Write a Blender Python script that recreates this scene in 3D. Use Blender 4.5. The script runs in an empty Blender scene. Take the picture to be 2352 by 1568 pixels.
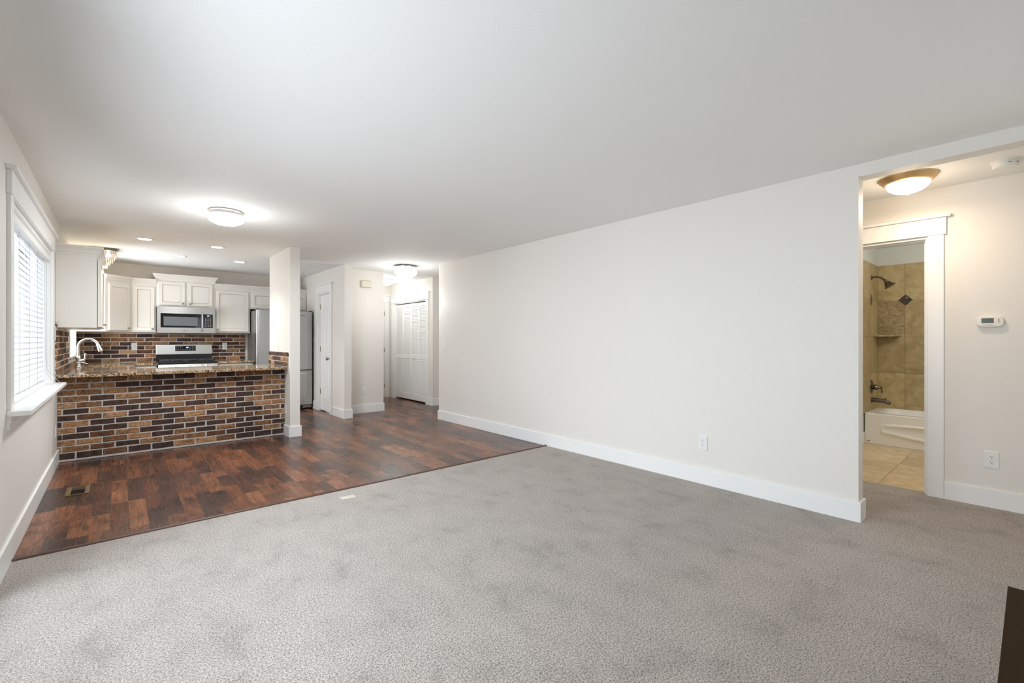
import bpy, math, random
from mathutils import Vector, Matrix
random.seed(7)
S = bpy.context.scene
COL = S.collection
PI = math.pi

# ------------------------------------------------------------------ camera, world, light, exposure
FPX, YAW, HORIZON, EYE = 1041.55, math.radians(40.961), 781.13, 1.2392
cam_d = bpy.data.cameras.new('camera')
cam_d.sensor_width = 36.0
cam_d.lens = 36.0 * FPX / 2352.0
cam_d.shift_y = -(784.0 - HORIZON) / 2352.0
cam_d.clip_start = 0.02
cam = bpy.data.objects.new('camera', cam_d)
cam.location = (0, 0, EYE)
cam.rotation_euler = (PI / 2, 0, -YAW)
COL.objects.link(cam)
S.camera = cam

S.view_settings.view_transform = 'Standard'
S.view_settings.look = 'None'
S.view_settings.gamma = 1.0
S.view_settings.use_curve_mapping = False
S.view_settings.exposure = 0.26
cy = S.cycles
cy.use_denoising = True
cy.max_bounces = 9
cy.diffuse_bounces = 6
cy.glossy_bounces = 4
cy.transmission_bounces = 6
cy.transparent_max_bounces = 12
cy.caustics_reflective = False
cy.caustics_refractive = False
cy.sample_clamp_indirect = 6.0

world = bpy.data.worlds.new('sky')
S.world = world
world.use_nodes = True
wn = world.node_tree.nodes
wn['Background'].inputs['Color'].default_value = (0.86, 0.93, 1.0, 1)
wn['Background'].inputs['Strength'].default_value = 0.9

DAY = (0.80, 0.90, 1.0)
WARM = (1.0, 0.80, 0.58)
NEUTRAL = (0.955, 0.985, 0.99)


def area(name, loc, direction, sx, sy, power, color):
    d = bpy.data.lights.new(name, 'AREA')
    d.shape = 'RECTANGLE'
    d.size, d.size_y = sx, sy
    d.energy = power
    d.color = color
    o = bpy.data.objects.new(name, d)
    o.location = loc
    o.rotation_euler = Vector(direction).to_track_quat('-Z', 'Y').to_euler()
    COL.objects.link(o)
    return o


# daylight outside the glazed openings, and an added rear fill
area('daylight_patio', (-1.6, 2.2, 1.72), (1, 0.8, -0.22), 3.8, 2.2, 225, DAY)
area('rear_fill', (3.05, -1.7, 1.55), (-0.15, 1, -0.12), 1.8, 1.4, 10, DAY)  # fill through the added rear window, evens out the room
area('daylight_window', (-1.15, 4.85, 1.75), (1, 0, -0.2), 2.2, 1.5, 16, DAY)
area('daylight_kitchen', (-1.0, 8.28, 1.4), (1, 0, 0.12), 1.3, 1.2, 85, DAY)

# ------------------------------------------------------------------ main dimensions
L, R, H = -0.467, 3.816, 2.44
YREAR = -0.75
YBACK = 9.344            # kitchen rear wall
HALL = 4.892
YSTRIP = 3.766


# ------------------------------------------------------------------ materials
def new_mat(name):
    m = bpy.data.materials.new(name)
    m.use_nodes = True
    nt = m.node_tree
    return m, nt, nt.nodes['Principled BSDF']


def N(nt, typ, **kw):
    n = nt.nodes.new(typ)
    for k, v in kw.items():
        setattr(n, k, v)
    return n


def mixc(nt, fac, a, b, blend='MIX'):
    n = nt.nodes.new('ShaderNodeMix')
    n.data_type = 'RGBA'
    n.blend_type = blend
    for sock, v in ((n.inputs[0], fac), (n.inputs[6], a), (n.inputs[7], b)):
        if hasattr(v, 'links'):
            nt.links.new(v, sock)
        elif isinstance(v, (tuple, list)):
            sock.default_value = (*v[:3], 1)
        else:
            sock.default_value = v
    return n.outputs[2]


def math_(nt, op, a, b=0.0, c=None):
    n = nt.nodes.new('ShaderNodeMath')
    n.operation = op
    for i, v in enumerate((a, b, c)):
        if v is None:
            continue
        if hasattr(v, 'links'):
            nt.links.new(v, n.inputs[i])
        else:
            n.inputs[i].default_value = v
    return n.outputs[0]


def ramp(nt, fac, stops, interp='LINEAR'):
    n = nt.nodes.new('ShaderNodeValToRGB')
    n.color_ramp.interpolation = interp
    el = n.color_ramp.elements
    while len(el) < len(stops):
        el.new(0.5)
    for e, (p, c) in zip(el, stops):
        e.position = p
        e.color = (*c, 1) if len(c) == 3 else c
    nt.links.new(fac, n.inputs[0])
    return n.outputs[0]


def noise(nt, vec, scale, detail=2.0, rough=0.5, dist=0.0):
    n = nt.nodes.new('ShaderNodeTexNoise')
    n.inputs['Scale'].default_value = scale
    n.inputs['Detail'].default_value = detail
    n.inputs['Roughness'].default_value = rough
    n.inputs['Distortion'].default_value = dist
    if vec is not None:
        nt.links.new(vec, n.inputs['Vector'])
    return n.outputs['Fac']


def objvec(nt, scale=None, loc=None):
    t = nt.nodes.new('ShaderNodeTexCoord')
    if scale is None and loc is None:
        return t.outputs['Object']
    mp = nt.nodes.new('ShaderNodeMapping')
    mp.inputs['Scale'].default_value = scale or (1, 1, 1)
    mp.inputs['Location'].default_value = loc or (0, 0, 0)
    nt.links.new(t.outputs['Object'], mp.inputs['Vector'])
    return mp.outputs[0]


def bump(nt, height, strength, dist, bsdf):
    b = nt.nodes.new('ShaderNodeBump')
    b.inputs['Strength'].default_value = strength
    b.inputs['Distance'].default_value = dist
    nt.links.new(height, b.inputs['Height'])
    nt.links.new(b.outputs[0], bsdf.inputs['Normal'])


def plain(name, color, rough=0.5, metal=0.0, spec=0.5, bump_scale=None, bump_strength=0.1, var=0.0):
    m, nt, b = new_mat(name)
    b.inputs['Base Color'].default_value = (*color, 1)
    b.inputs['Roughness'].default_value = rough
    b.inputs['Metallic'].default_value = metal
    b.inputs['Specular IOR Level'].default_value = spec
    v = objvec(nt)
    if var:
        nz = noise(nt, v, 6.0, 3.0)
        c2 = tuple(c * (1 - var) for c in color)
        nt.links.new(mixc(nt, nz, color, c2), b.inputs['Base Color'])
    if bump_scale:
        bump(nt, noise(nt, v, bump_scale, 2.0), bump_strength, 0.002, b)
    return m


def emitter(name, color, strength):
    m, nt, b = new_mat(name)
    b.inputs['Base Color'].default_value = (0.9, 0.9, 0.9, 1)
    b.inputs['Emission Color'].default_value = (*color, 1)
    b.inputs['Emission Strength'].default_value = strength
    return m


M = {}
M['wall'] = plain('wall_paint', (0.80, 0.765, 0.715), 0.55, spec=0.35, bump_scale=115, bump_strength=0.32)
M['ceiling'] = plain('ceiling_paint', (0.885, 0.885, 0.865), 0.75, spec=0.2, bump_scale=110, bump_strength=0.22)
M['trim'] = plain('white_trim_paint', (0.875, 0.87, 0.855), 0.32, spec=0.5)
M['cabinet'] = plain('cream_cabinet_paint', (0.80, 0.775, 0.725), 0.38, spec=0.5, var=0.03)
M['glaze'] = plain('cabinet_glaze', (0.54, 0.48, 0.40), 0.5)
M['plastic'] = plain('white_plastic', (0.82, 0.815, 0.79), 0.35)
M['ivory'] = plain('ivory_plastic', (0.72, 0.66, 0.54), 0.4)
M['slot'] = plain('dark_slot', (0.03, 0.028, 0.025), 0.6)
M['black'] = plain('black_enamel', (0.012, 0.012, 0.013), 0.22)
M['blackglass'] = plain('black_glass', (0.006, 0.006, 0.007), 0.06)
M['iron'] = plain('cast_iron', (0.03, 0.03, 0.032), 0.38, bump_scale=300, bump_strength=0.1)
M['ovenglass'] = plain('grey_oven_glass', (0.13, 0.14, 0.145), 0.12)
M['nickel'] = plain('brushed_nickel', (0.62, 0.60, 0.57), 0.28, metal=1.0)
M['knob'] = plain('pewter_knob', (0.42, 0.39, 0.36), 0.25, metal=1.0)
M['hinge'] = plain('aged_brass_hinge', (0.28, 0.21, 0.14), 0.35, metal=1.0)
M['bronze'] = plain('oil_rubbed_bronze', (0.15, 0.12, 0.10), 0.3, metal=1.0)
M['brass'] = plain('antique_brass', (0.72, 0.50, 0.25), 0.34, metal=0.75)
M['darkwood'] = plain('dark_brown_laminate', (0.040, 0.024, 0.012), 0.7, spec=0.05, bump_scale=60, bump_strength=0.05)
M['tub'] = plain('white_tub_enamel', (0.86, 0.85, 0.82), 0.15)
M['vinyl'] = plain('white_vinyl', (0.85, 0.86, 0.86), 0.4)
M['lcd'] = plain('grey_green_display', (0.055, 0.07, 0.05), 0.2)
M['mark'] = plain('pale_button_print', (0.55, 0.55, 0.52), 0.5)
M['gapdark'] = plain('dark_gap', (0.012, 0.010, 0.009), 0.9, spec=0.05)
M['bluedigit'] = emitter('blue_clock_digits', (0.10, 0.38, 1.0), 5.0)
M['glass_on'] = emitter('lit_white_glass', (1.0, 0.98, 0.95), 3.4)
M['glass_warm'] = emitter('lit_warm_glass', (1.0, 0.87, 0.68), 3.0)
M['glass_can'] = emitter('lit_downlight_lens', (1.0, 0.96, 0.90), 14.0)
M['bulb'] = emitter('lit_bulb', (1.0, 0.93, 0.84), 30.0)
M['bulb_warm'] = emitter('lit_warm_bulb', (1.0, 0.84, 0.62), 22.0)


def make_stainless():
    m, nt, b = new_mat('brushed_stainless')
    b.inputs['Metallic'].default_value = 1.0
    v = objvec(nt, (3, 3, 260))
    nz = noise(nt, v, 1.0, 3.0)
    nt.links.new(mixc(nt, nz, (0.42, 0.41, 0.395), (0.52, 0.51, 0.49)), b.inputs['Base Color'])
    b.inputs['Roughness'].default_value = 0.30
    bump(nt, nz, 0.05, 0.001, b)
    return m


M['steel'] = make_stainless()


def make_carpet():
    m, nt, b = new_mat('grey_beige_carpet')
    v = objvec(nt)
    fine = noise(nt, v, 275, 3.0, 0.72)
    med = noise(nt, v, 120, 1.0, 0.5)
    s = math_(nt, 'MULTIPLY_ADD', fine, 0.72, math_(nt, 'MULTIPLY', med, 0.28))
    yarn = ramp(nt, s, [(0.40, (0.10, 0.087, 0.073)), (0.475, (0.325, 0.284, 0.248)), (0.53, (0.545, 0.480, 0.422)), (0.60, (0.68, 0.612, 0.545))])
    brush = noise(nt, objvec(nt, (1.0, 0.75, 1)), 4.6, 7.0, 0.66, 0.3)
    shade = ramp(nt, brush, [(0.32, (0.76, 0.745, 0.735)), (0.45, (0.94, 0.935, 0.93)), (0.62, (1.04, 1.03, 1.03))])
    nt.links.new(mixc(nt, 1.0, yarn, shade, 'MULTIPLY'), b.inputs['Base Color'])
    b.inputs['Roughness'].default_value = 0.95
    b.inputs['Specular IOR Level'].default_value = 0.1
    b.inputs['Sheen Weight'].default_value = 0.25
    b.inputs['Sheen Roughness'].default_value = 0.6
    bump(nt, s, 0.9, 0.006, b)
    return m


M['carpet'] = make_carpet()


def make_wood():
    m, nt, b = new_mat('dark_hickory_planks')
    t = nt.nodes.new('ShaderNodeTexCoord')
    sep = nt.nodes.new('ShaderNodeSeparateXYZ')
    nt.links.new(t.outputs['Object'], sep.inputs[0])
    x, y = sep.outputs[0], sep.outputs[1]

    def wn_(dim, a, bb=None):
        n = nt.nodes.new('ShaderNodeTexWhiteNoise')
        if dim == 1:
            n.noise_dimensions = '1D'
            nt.links.new(a, n.inputs['W'])
        else:
            n.noise_dimensions = '2D'
            cmb = nt.nodes.new('ShaderNodeCombineXYZ')
            nt.links.new(a, cmb.inputs[0])
            nt.links.new(bb, cmb.inputs[1])
            nt.links.new(cmb.outputs[0], n.inputs['Vector'])
        return n.outputs['Value']

    W = 0.102
    xs = math_(nt, 'DIVIDE', math_(nt, 'ADD', x, 10.04), W)
    row = math_(nt, 'FLOOR', xs)
    off = wn_(1, row)
    ys = math_(nt, 'ADD', math_(nt, 'DIVIDE', y, 0.47), math_(nt, 'MULTIPLY', off, 17.3))
    # irregular block lengths: warp the running length a little per row
    ysw = math_(nt, 'ADD', ys, math_(nt, 'MULTIPLY', math_(nt, 'SINE', math_(nt, 'MULTIPLY', ys, 2.1)), 0.22))
    cell = math_(nt, 'FLOOR', ysw)
    rnd = wn_(2, row, cell)
    rnd2 = wn_(2, cell, row)
    # grain, stretched along the plank and shifted per block
    cmb = nt.nodes.new('ShaderNodeCombineXYZ')
    nt.links.new(math_(nt, 'MULTIPLY_ADD', x, 85.0, math_(nt, 'MULTIPLY', rnd, 40)), cmb.inputs[0])
    nt.links.new(math_(nt, 'MULTIPLY_ADD', y, 4.2, math_(nt, 'MULTIPLY', rnd2, 40)), cmb.inputs[1])
    grain = noise(nt, cmb.outputs[0], 1.0, 6.0, 0.6, 0.9)
    cmb2 = nt.nodes.new('ShaderNodeCombineXYZ')
    nt.links.new(math_(nt, 'MULTIPLY_ADD', x, 7.0, math_(nt, 'MULTIPLY', rnd2, 33)), cmb2.inputs[0])
    nt.links.new(math_(nt, 'MULTIPLY_ADD', y, 3.0, math_(nt, 'MULTIPLY', rnd, 33)), cmb2.inputs[1])
    blot = noise(nt, cmb2.outputs[0], 1.0, 3.0, 0.55, 0.6)
    base = ramp(nt, rnd, [(0.0, (0.046, 0.022, 0.016)), (0.28, (0.082, 0.034, 0.021)), (0.55, (0.135, 0.049, 0.024)),
                          (0.80, (0.195, 0.074, 0.035)), (1.0, (0.235, 0.094, 0.045))])
    g = ramp(nt, grain, [(0.30, (0.50, 0.46, 0.44)), (0.50, (0.98, 0.96, 0.95)), (0.62, (1.35, 1.30, 1.25)), (0.72, (2.0, 1.85, 1.7))])
    c1 = mixc(nt, 1.0, base, g, 'MULTIPLY')
    bl = ramp(nt, blot, [(0.30, (0.30, 0.29, 0.30)), (0.47, (0.92, 0.92, 0.92)), (0.75, (1.25, 1.2, 1.15))])
    c2 = mixc(nt, 1.0, c1, bl, 'MULTIPLY')
    # joints
    fx = math_(nt, 'FRACT', xs)
    fy = math_(nt, 'FRACT', ysw)
    ex = math_(nt, 'MINIMUM', fx, math_(nt, 'SUBTRACT', 1.0, fx))
    ey = math_(nt, 'MINIMUM', fy, math_(nt, 'SUBTRACT', 1.0, fy))
    jx = math_(nt, 'LESS_THAN', ex, 0.009)
    jy = math_(nt, 'LESS_THAN', ey, 0.003)
    j = math_(nt, 'MAXIMUM', jx, jy)
    nt.links.new(mixc(nt, math_(nt, 'MULTIPLY', j, 0.45), c2, (0.02, 0.012, 0.01)), b.inputs['Base Color'])
    nt.links.new(ramp(nt, grain, [(0.3, (0.30, 0.30, 0.30)), (0.8, (0.22, 0.22, 0.22))]), b.inputs['Roughness'])
    b.inputs['Specular IOR Level'].default_value = 0.55
    bump(nt, grain, 0.10, 0.002, b)
    return m


M['wood'] = make_wood()


def make_brick():
    m, nt, b = new_mat('mottled_brick')
    at = nt.nodes.new('ShaderNodeAttribute')
    at.attribute_name = 'tone'
    sep = nt.nodes.new('ShaderNodeSeparateColor')
    nt.links.new(at.outputs['Color'], sep.inputs[0])
    r, sd = sep.outputs[0], sep.outputs[1]
    v = objvec(nt)
    add = nt.nodes.new('ShaderNodeVectorMath')
    add.operation = 'ADD'
    cmb = nt.nodes.new('ShaderNodeCombineXYZ')
    nt.links.new(math_(nt, 'MULTIPLY', sd, 37.0), cmb.inputs[0])
    nt.links.new(math_(nt, 'MULTIPLY', sd, 11.0), cmb.inputs[1])
    nt.links.new(v, add.inputs[0])
    nt.links.new(cmb.outputs[0], add.inputs[1])
    vec = add.outputs[0]
    base = ramp(nt, r, [(0.0, (0.056, 0.030, 0.025)), (0.36, (0.074, 0.037, 0.027)), (0.46, (0.105, 0.044, 0.022)), (0.62, (0.19, 0.085, 0.037)),
                        (0.80, (0.30, 0.142, 0.060)), (1.0, (0.39, 0.208, 0.098))])
    blot = noise(nt, vec, 22, 4.0, 0.6)
    c = mixc(nt, 1.0, base, ramp(nt, blot, [(0.32, (0.45, 0.42, 0.40)), (0.5, (1, 1, 1)), (0.72, (1.4, 1.35, 1.25))]), 'MULTIPLY')
    # worn pale scrapes, mostly on the lighter bricks
    mp = nt.nodes.new('ShaderNodeMapping')
    mp.inputs['Scale'].default_value = (1.0, 1.0, 2.2)
    nt.links.new(vec, mp.inputs['Vector'])
    sc = noise(nt, mp.outputs[0], 34, 5.0, 0.65, 1.2)
    thr = ramp(nt, sc, [(0.52, (0, 0, 0)), (0.59, (1, 1, 1))])
    amt = math_(nt, 'MULTIPLY', thr, ramp(nt, r, [(0.42, (0.03, 0.03, 0.03)), (0.62, (0.35, 0.35, 0.35)), (1.0, (0.75, 0.75, 0.75))]))
    c = mixc(nt, amt, c, (0.66, 0.47, 0.30))
    fl = noise(nt, vec, 140, 2.0)
    c = mixc(nt, ramp(nt, fl, [(0.62, (0, 0, 0)), (0.70, (0.5, 0.5, 0.5))]), c, (0.02, 0.012, 0.01))
    nt.links.new(c, b.inputs['Base Color'])
    b.inputs['Roughness'].default_value = 0.72
    b.inputs['Specular IOR Level'].default_value = 0.35
    bump(nt, blot, 0.5, 0.004, b)
    return m


M['brick'] = make_brick()
M['mortar'] = plain('grey_mortar', (0.68, 0.65, 0.61), 0.9, spec=0.1, bump_scale=220, bump_strength=0.5, var=0.25)


def make_granite():
    m, nt, b = new_mat('speckled_gold_granite')
    v = objvec(nt)
    vo = nt.nodes.new('ShaderNodeTexVoronoi')
    vo.inputs['Scale'].default_value = 140
    vo.inputs['Randomness'].default_value = 1.0
    nt.links.new(v, vo.inputs['Vector'])
    sep = nt.nodes.new('ShaderNodeSeparateColor')
    nt.links.new(vo.outputs['Color'], sep.inputs[0])
    big = noise(nt, v, 55, 3.0, 0.6, 0.5)
    s = math_(nt, 'ADD', math_(nt, 'MULTIPLY', sep.outputs[0], 0.55), math_(nt, 'MULTIPLY', big, 0.5))
    c = ramp(nt, s, [(0.22, (0.016, 0.012, 0.010)), (0.40, (0.055, 0.032, 0.018)), (0.47, (0.26, 0.15, 0.07)), (0.60, (0.46, 0.31, 0.17)), (0.75, (0.68, 0.54, 0.37))])
    nt.links.new(c, b.inputs['Base Color'])
    b.inputs['Roughness'].default_value = 0.07
    b.inputs['Specular IOR Level'].default_value = 0.6
    return m


M['granite'] = make_granite()


def make_tile(name, lo, mid, hi, pit):
    m, nt, b = new_mat(name)
    at = nt.nodes.new('ShaderNodeAttribute')
    at.attribute_name = 'tone'
    sep = nt.nodes.new('ShaderNodeSeparateColor')
    nt.links.new(at.outputs['Color'], sep.inputs[0])
    v = objvec(nt)
    add = nt.nodes.new('ShaderNodeVectorMath')
    add.operation = 'ADD'
    nt.links.new(v, add.inputs[0])
    nt.links.new(at.outputs['Color'], add.inputs[1])
    a = noise(nt, add.outputs[0], 9.0, 8.0, 0.72, 0.5)
    c = ramp(nt, a, [(0.28, lo), (0.5, mid), (0.72, hi)])
    tint = ramp(nt, sep.outputs[0], [(0, (0.80, 0.78, 0.75)), (1, (1.12, 1.12, 1.1))])
    c = mixc(nt, 1.0, c, tint, 'MULTIPLY')
    mpp = nt.nodes.new('ShaderNodeMapping')
    mpp.inputs['Scale'].default_value = (1, 1, 1.8)
    nt.links.new(add.outputs[0], mpp.inputs['Vector'])
    p = noise(nt, mpp.outputs[0], 24.0, 5.0, 0.68, 0.5)
    # one or two heavily pitted tiles
    cut = math_(nt, 'SUBTRACT', 0.70, math_(nt, 'MULTIPLY', math_(nt, 'GREATER_THAN', sep.outputs[1], 0.5), 0.16))
    pits = math_(nt, 'MULTIPLY', math_(nt, 'GREATER_THAN', p, cut), pit)
    c = mixc(nt, pits, c, tuple(x * 0.55 for x in lo))
    nt.links.new(c, b.inputs['Base Color'])
    b.inputs['Roughness'].default_value = 0.38
    bump(nt, p, 0.05, 0.002, b)
    return m


M['travertine'] = make_tile('golden_travertine', (0.30, 0.215, 0.095), (0.42, 0.325, 0.162), (0.55, 0.45, 0.26), 0.6)
M['floortile'] = make_tile('pale_travertine_floor', (0.40, 0.29, 0.155), (0.58, 0.45, 0.27), (0.70, 0.58, 0.39), 0.35)
M['grout'] = plain('brown_grout', (0.24, 0.18, 0.095), 0.9)


def thin_glass():
    m = bpy.data.materials.new('window_glass')
    m.use_nodes = True
    nt = m.node_tree
    nt.nodes.remove(nt.nodes['Principled BSDF'])
    out = nt.nodes['Material Output']
    tr = nt.nodes.new('ShaderNodeBsdfTransparent')
    gl = nt.nodes.new('ShaderNodeBsdfGlossy')
    gl.inputs['Roughness'].default_value = 0.02
    lw = nt.nodes.new('ShaderNodeLayerWeight')
    lw.inputs['Blend'].default_value = 0.12
    mx = nt.nodes.new('ShaderNodeMixShader')
    nt.links.new(lw.outputs['Fresnel'], mx.inputs[0])
    nt.links.new(tr.outputs[0], mx.inputs[1])
    nt.links.new(gl.outputs[0], mx.inputs[2])
    nt.links.new(mx.outputs[0], out.inputs['Surface'])
    return m


M['pane'] = thin_glass()


def translucent(name, col, fac, transparent=0.0):
    m = bpy.data.materials.new(name)
    m.use_nodes = True
    nt = m.node_tree
    nt.nodes.remove(nt.nodes['Principled BSDF'])
    out = nt.nodes['Material Output']
    d = nt.nodes.new('ShaderNodeBsdfDiffuse')
    t = nt.nodes.new('ShaderNodeBsdfTranslucent')
    d.inputs['Color'].default_value = (*col, 1)
    t.inputs['Color'].default_value = (*col, 1)
    mx = nt.nodes.new('ShaderNodeMixShader')
    mx.inputs[0].default_value = fac
    nt.links.new(d.outputs[0], mx.inputs[1])
    nt.links.new(t.outputs[0], mx.inputs[2])
    last = mx.outputs[0]
    if transparent:
        tp = nt.nodes.new('ShaderNodeBsdfTransparent')
        gl = nt.nodes.new('ShaderNodeBsdfGlossy')
        gl.inputs['Roughness'].default_value = 0.05
        m1 = nt.nodes.new('ShaderNodeMixShader')
        m1.inputs[0].default_value = 0.35
        nt.links.new(tp.outputs[0], m1.inputs[1])
        nt.links.new(gl.outputs[0], m1.inputs[2])
        m2 = nt.nodes.new('ShaderNodeMixShader')
        m2.inputs[0].default_value = transparent
        nt.links.new(last, m2.inputs[1])
        nt.links.new(m1.outputs[0], m2.inputs[2])
        last = m2.outputs[0]
    nt.links.new(last, out.inputs['Surface'])
    return m


M['slat'] = translucent('white_blind_slat', (0.90, 0.91, 0.92), 0.30)
M['crystal'] = translucent('clear_crystal', (0.9, 0.88, 0.84), 0.5, 0.62)


# ------------------------------------------------------------------ mesh builder
class MB:
    def __init__(self):
        self.v, self.f, self.m, self.t = [], [], [], []

    def face(self, idx, m=0, tone=None):
        self.f.append(tuple(idx))
        self.m.append(m)
        self.t.append(tone)

    def add(self, pts, faces, m=0, tone=None):
        o = len(self.v)
        self.v += [tuple(p) for p in pts]
        for f in faces:
            self.face([i + o for i in f], m, tone)

    def box(self, x0, x1, y0, y1, z0, z1, m=0, tone=None):
        p = [(x0, y0, z0), (x1, y0, z0), (x1, y1, z0), (x0, y1, z0), (x0, y0, z1), (x1, y0, z1), (x1, y1, z1), (x0, y1, z1)]
        self.add(p, [(0, 3, 2, 1), (4, 5, 6, 7), (0, 1, 5, 4), (1, 2, 6, 5), (2, 3, 7, 6), (3, 0, 4, 7)], m, tone)
        return self

    def prism(self, poly, fn, a0, a1, m=0):
        """poly in 2-D, fn(p, a) -> 3-D point, extruded from a0 to a1"""
        n = len(poly)
        self.add([fn(p, a0) for p in poly] + [fn(p, a1) for p in poly],
                 [tuple(range(n - 1, -1, -1)), tuple(range(n, 2 * n))] + [(i, (i + 1) % n, n + (i + 1) % n, n + i) for i in range(n)], m)
        return self

    def loops(self, loops, m=0, cap0=True, cap1=True, closed=True):
        """skin a list of equal-length point loops; m may be a list per band"""
        n = len(loops[0])
        o = len(self.v)
        for lp in loops:
            self.v += [tuple(p) for p in lp]
        for k in range(len(loops) - 1):
            mm = m[k] if isinstance(m, (list, tuple)) else m
            for i in range(n if closed else n - 1):
                j = (i + 1) % n
                self.face((o + k * n + i, o + k * n + j, o + (k + 1) * n + j, o + (k + 1) * n + i), mm)
        m0 = m[0] if isinstance(m, (list, tuple)) else m
        m1 = m[-1] if isinstance(m, (list, tuple)) else m
        if cap0:
            self.face([o + i for i in range(n - 1, -1, -1)], m0)
        if cap1:
            self.face([o + (len(loops) - 1) * n + i for i in range(n)], m1)
        return self

    def rect(self, x0, x1, z0, z1, prof, m=0, cap0=True, cap1=True):
        """concentric rectangles in x-z at depths y: prof = [(inset, y), ...], front is -y"""
        lps = [[(x0 + i, y, z0 + i), (x1 - i, y, z0 + i), (x1 - i, y, z1 - i), (x0 + i, y, z1 - i)] for i, y in prof]
        return self.loops(lps, m, cap0, cap1)

    def poly(self, pts, prof, m=0, cap1=True):
        """the same for any x-z outline (counter-clockwise seen from -y)"""
        n = len(pts)
        nrm = []
        for i in range(n):
            a, b, c = Vector(pts[i - 1]), Vector(pts[i]), Vector(pts[(i + 1) % n])
            d1, d2 = (b - a).normalized(), (c - b).normalized()
            n1, n2 = Vector((-d1.y, d1.x)), Vector((-d2.y, d2.x))
            s = (n1 + n2)
            k = max(0.35, 1 + n1.dot(n2))
            nrm.append(s / k)
        lps = [[(p[0] + q.x * i, y, p[1] + q.y * i) for p, q in zip(pts, nrm)] for i, y in prof]
        return self.loops(lps, m, False, cap1)

    def lathe(self, prof, c=(0, 0, 0), axis='z', seg=32, m=0, cap0=True, cap1=True):
        lps = []
        for r, h in prof:
            lp = []
            for i in range(seg):
                a = 2 * PI * i / seg
                x, y = r * math.cos(a), r * math.sin(a)
                p = {'z': (x, y, h), 'y': (x, h, y), '-y': (x, -h, -y), 'x': (h, x, y)}[axis]
                lp.append((c[0] + p[0], c[1] + p[1], c[2] + p[2]))
            lps.append(lp)
        return self.loops(lps, m, cap0, cap1)

    def tube(self, pts, r, seg=10, m=0):
        pts = [Vector(p) for p in pts]
        n = len(pts)
        rr = r if isinstance(r, (list, tuple)) else [r] * n
        ref = Vector((0, 0, 1))
        lps = []
        u = None
        for i, p in enumerate(pts):
            d = (pts[min(i + 1, n - 1)] - pts[max(i - 1, 0)]).normalized()
            if u is None:
                if abs(d.dot(ref)) > 0.95:
                    ref = Vector((1, 0, 0))
                u = d.cross(ref).normalized()
            u = (u - d * u.dot(d)).normalized()
            w = d.cross(u)
            lps.append([p + (u * math.cos(2 * PI * k / seg) + w * math.sin(2 * PI * k / seg)) * rr[i] for k in range(seg)])
        return self.loops(lps, m)

    def sweep(self, path, prof, m=0, side=1, ends=True):
        """profile (out, z) carried along an x-y path with mitred corners; out is to the path's right when side=1"""
        P = [Vector((p[0], p[1])) for p in path]
        n = len(P)
        lps = []
        for i in range(n):
            d1 = (P[i] - P[i - 1]).normalized() if i else (P[1] - P[0]).normalized()
            d2 = (P[i + 1] - P[i]).normalized() if i < n - 1 else d1
            n1, n2 = Vector((d1.y, -d1.x)) * side, Vector((d2.y, -d2.x)) * side
            q = (n1 + n2) / max(0.3, 1 + n1.dot(n2))
            lps.append([(P[i].x + q.x * o, P[i].y + q.y * o, z) for o, z in prof])
        return self.loops(lps, m, ends, ends)

    def build(self, name, mats, parent=None, smooth=False, bevel=0.0, angle=35):
        if not isinstance(mats, (list, tuple)):
            mats = [mats]
        off = Vector((0, 0, 0))
        if parent is not None:
            rt = parent
            while rt.parent:
                rt = rt.parent
            if rt.name not in LOCAL:
                off = rt.location
        me = bpy.data.meshes.new(name)
        me.from_pydata([(x - off.x, y - off.y, z - off.z) for x, y, z in self.v], [], self.f)
        for mt in mats:
            me.materials.append(mt)
        me.polygons.foreach_set('material_index', self.m)
        if any(t is not None for t in self.t):
            a = me.attributes.new('tone', 'FLOAT_COLOR', 'CORNER')
            k = 0
            for pl, t in zip(me.polygons, self.t):
                for _ in range(pl.loop_total):
                    a.data[k].color = (*(t or (0, 0)), 0, 1)
                    k += 1
        me.validate()
        me.update()
        import bmesh
        bm = bmesh.new()
        bm.from_mesh(me)
        bmesh.ops.recalc_face_normals(bm, faces=bm.faces)
        bm.to_mesh(me)
        bm.free()
        if smooth:
            me.polygons.foreach_set('use_smooth', [True] * len(me.polygons))
            me.set_sharp_from_angle(angle=math.radians(angle))
        o = bpy.data.objects.new(name, me)
        COL.objects.link(o)
        if parent is not None:
            o.parent = parent
        if bevel:
            bv = o.modifiers.new('edge', 'BEVEL')
            bv.width = bevel
            bv.segments = 2
            bv.limit_method = 'ANGLE'
        return o


LOCAL = set()


def thing(name, label, cat, loc, rotz=0.0, group=None, local=False, kind=None):
    o = bpy.data.objects.new(name, None)
    COL.objects.link(o)
    o.location = loc
    o.rotation_euler = (0, 0, rotz)
    o.empty_display_size = 0.05
    if kind:
        o['kind'] = kind
    else:
        o['label'] = label
        o['category'] = cat
    if group:
        o['group'] = group
    if local or rotz:
        LOCAL.add(o.name)
    return o


def tag(o, label, cat, group=None):
    o['label'] = label
    o['category'] = cat
    if group:
        o['group'] = group
    return o


def struct(name, mb, mats, **kw):
    o = mb.build(name, mats, **kw)
    o['kind'] = 'structure'
    return o


def dup(root, loc, rotz=None, label=None, group=None):
    def cp(o, par):
        c = o.copy()
        COL.objects.link(c)
        if par is not None:
            c.parent = par
        for ch in list(o.children):
            cp(ch, c)
        return c
    r = cp(root, None)
    r.location = loc
    if rotz is not None:
        r.rotation_euler = (0, 0, rotz)
    if label:
        r['label'] = label
    if group:
        r['group'] = group
    return r


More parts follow.
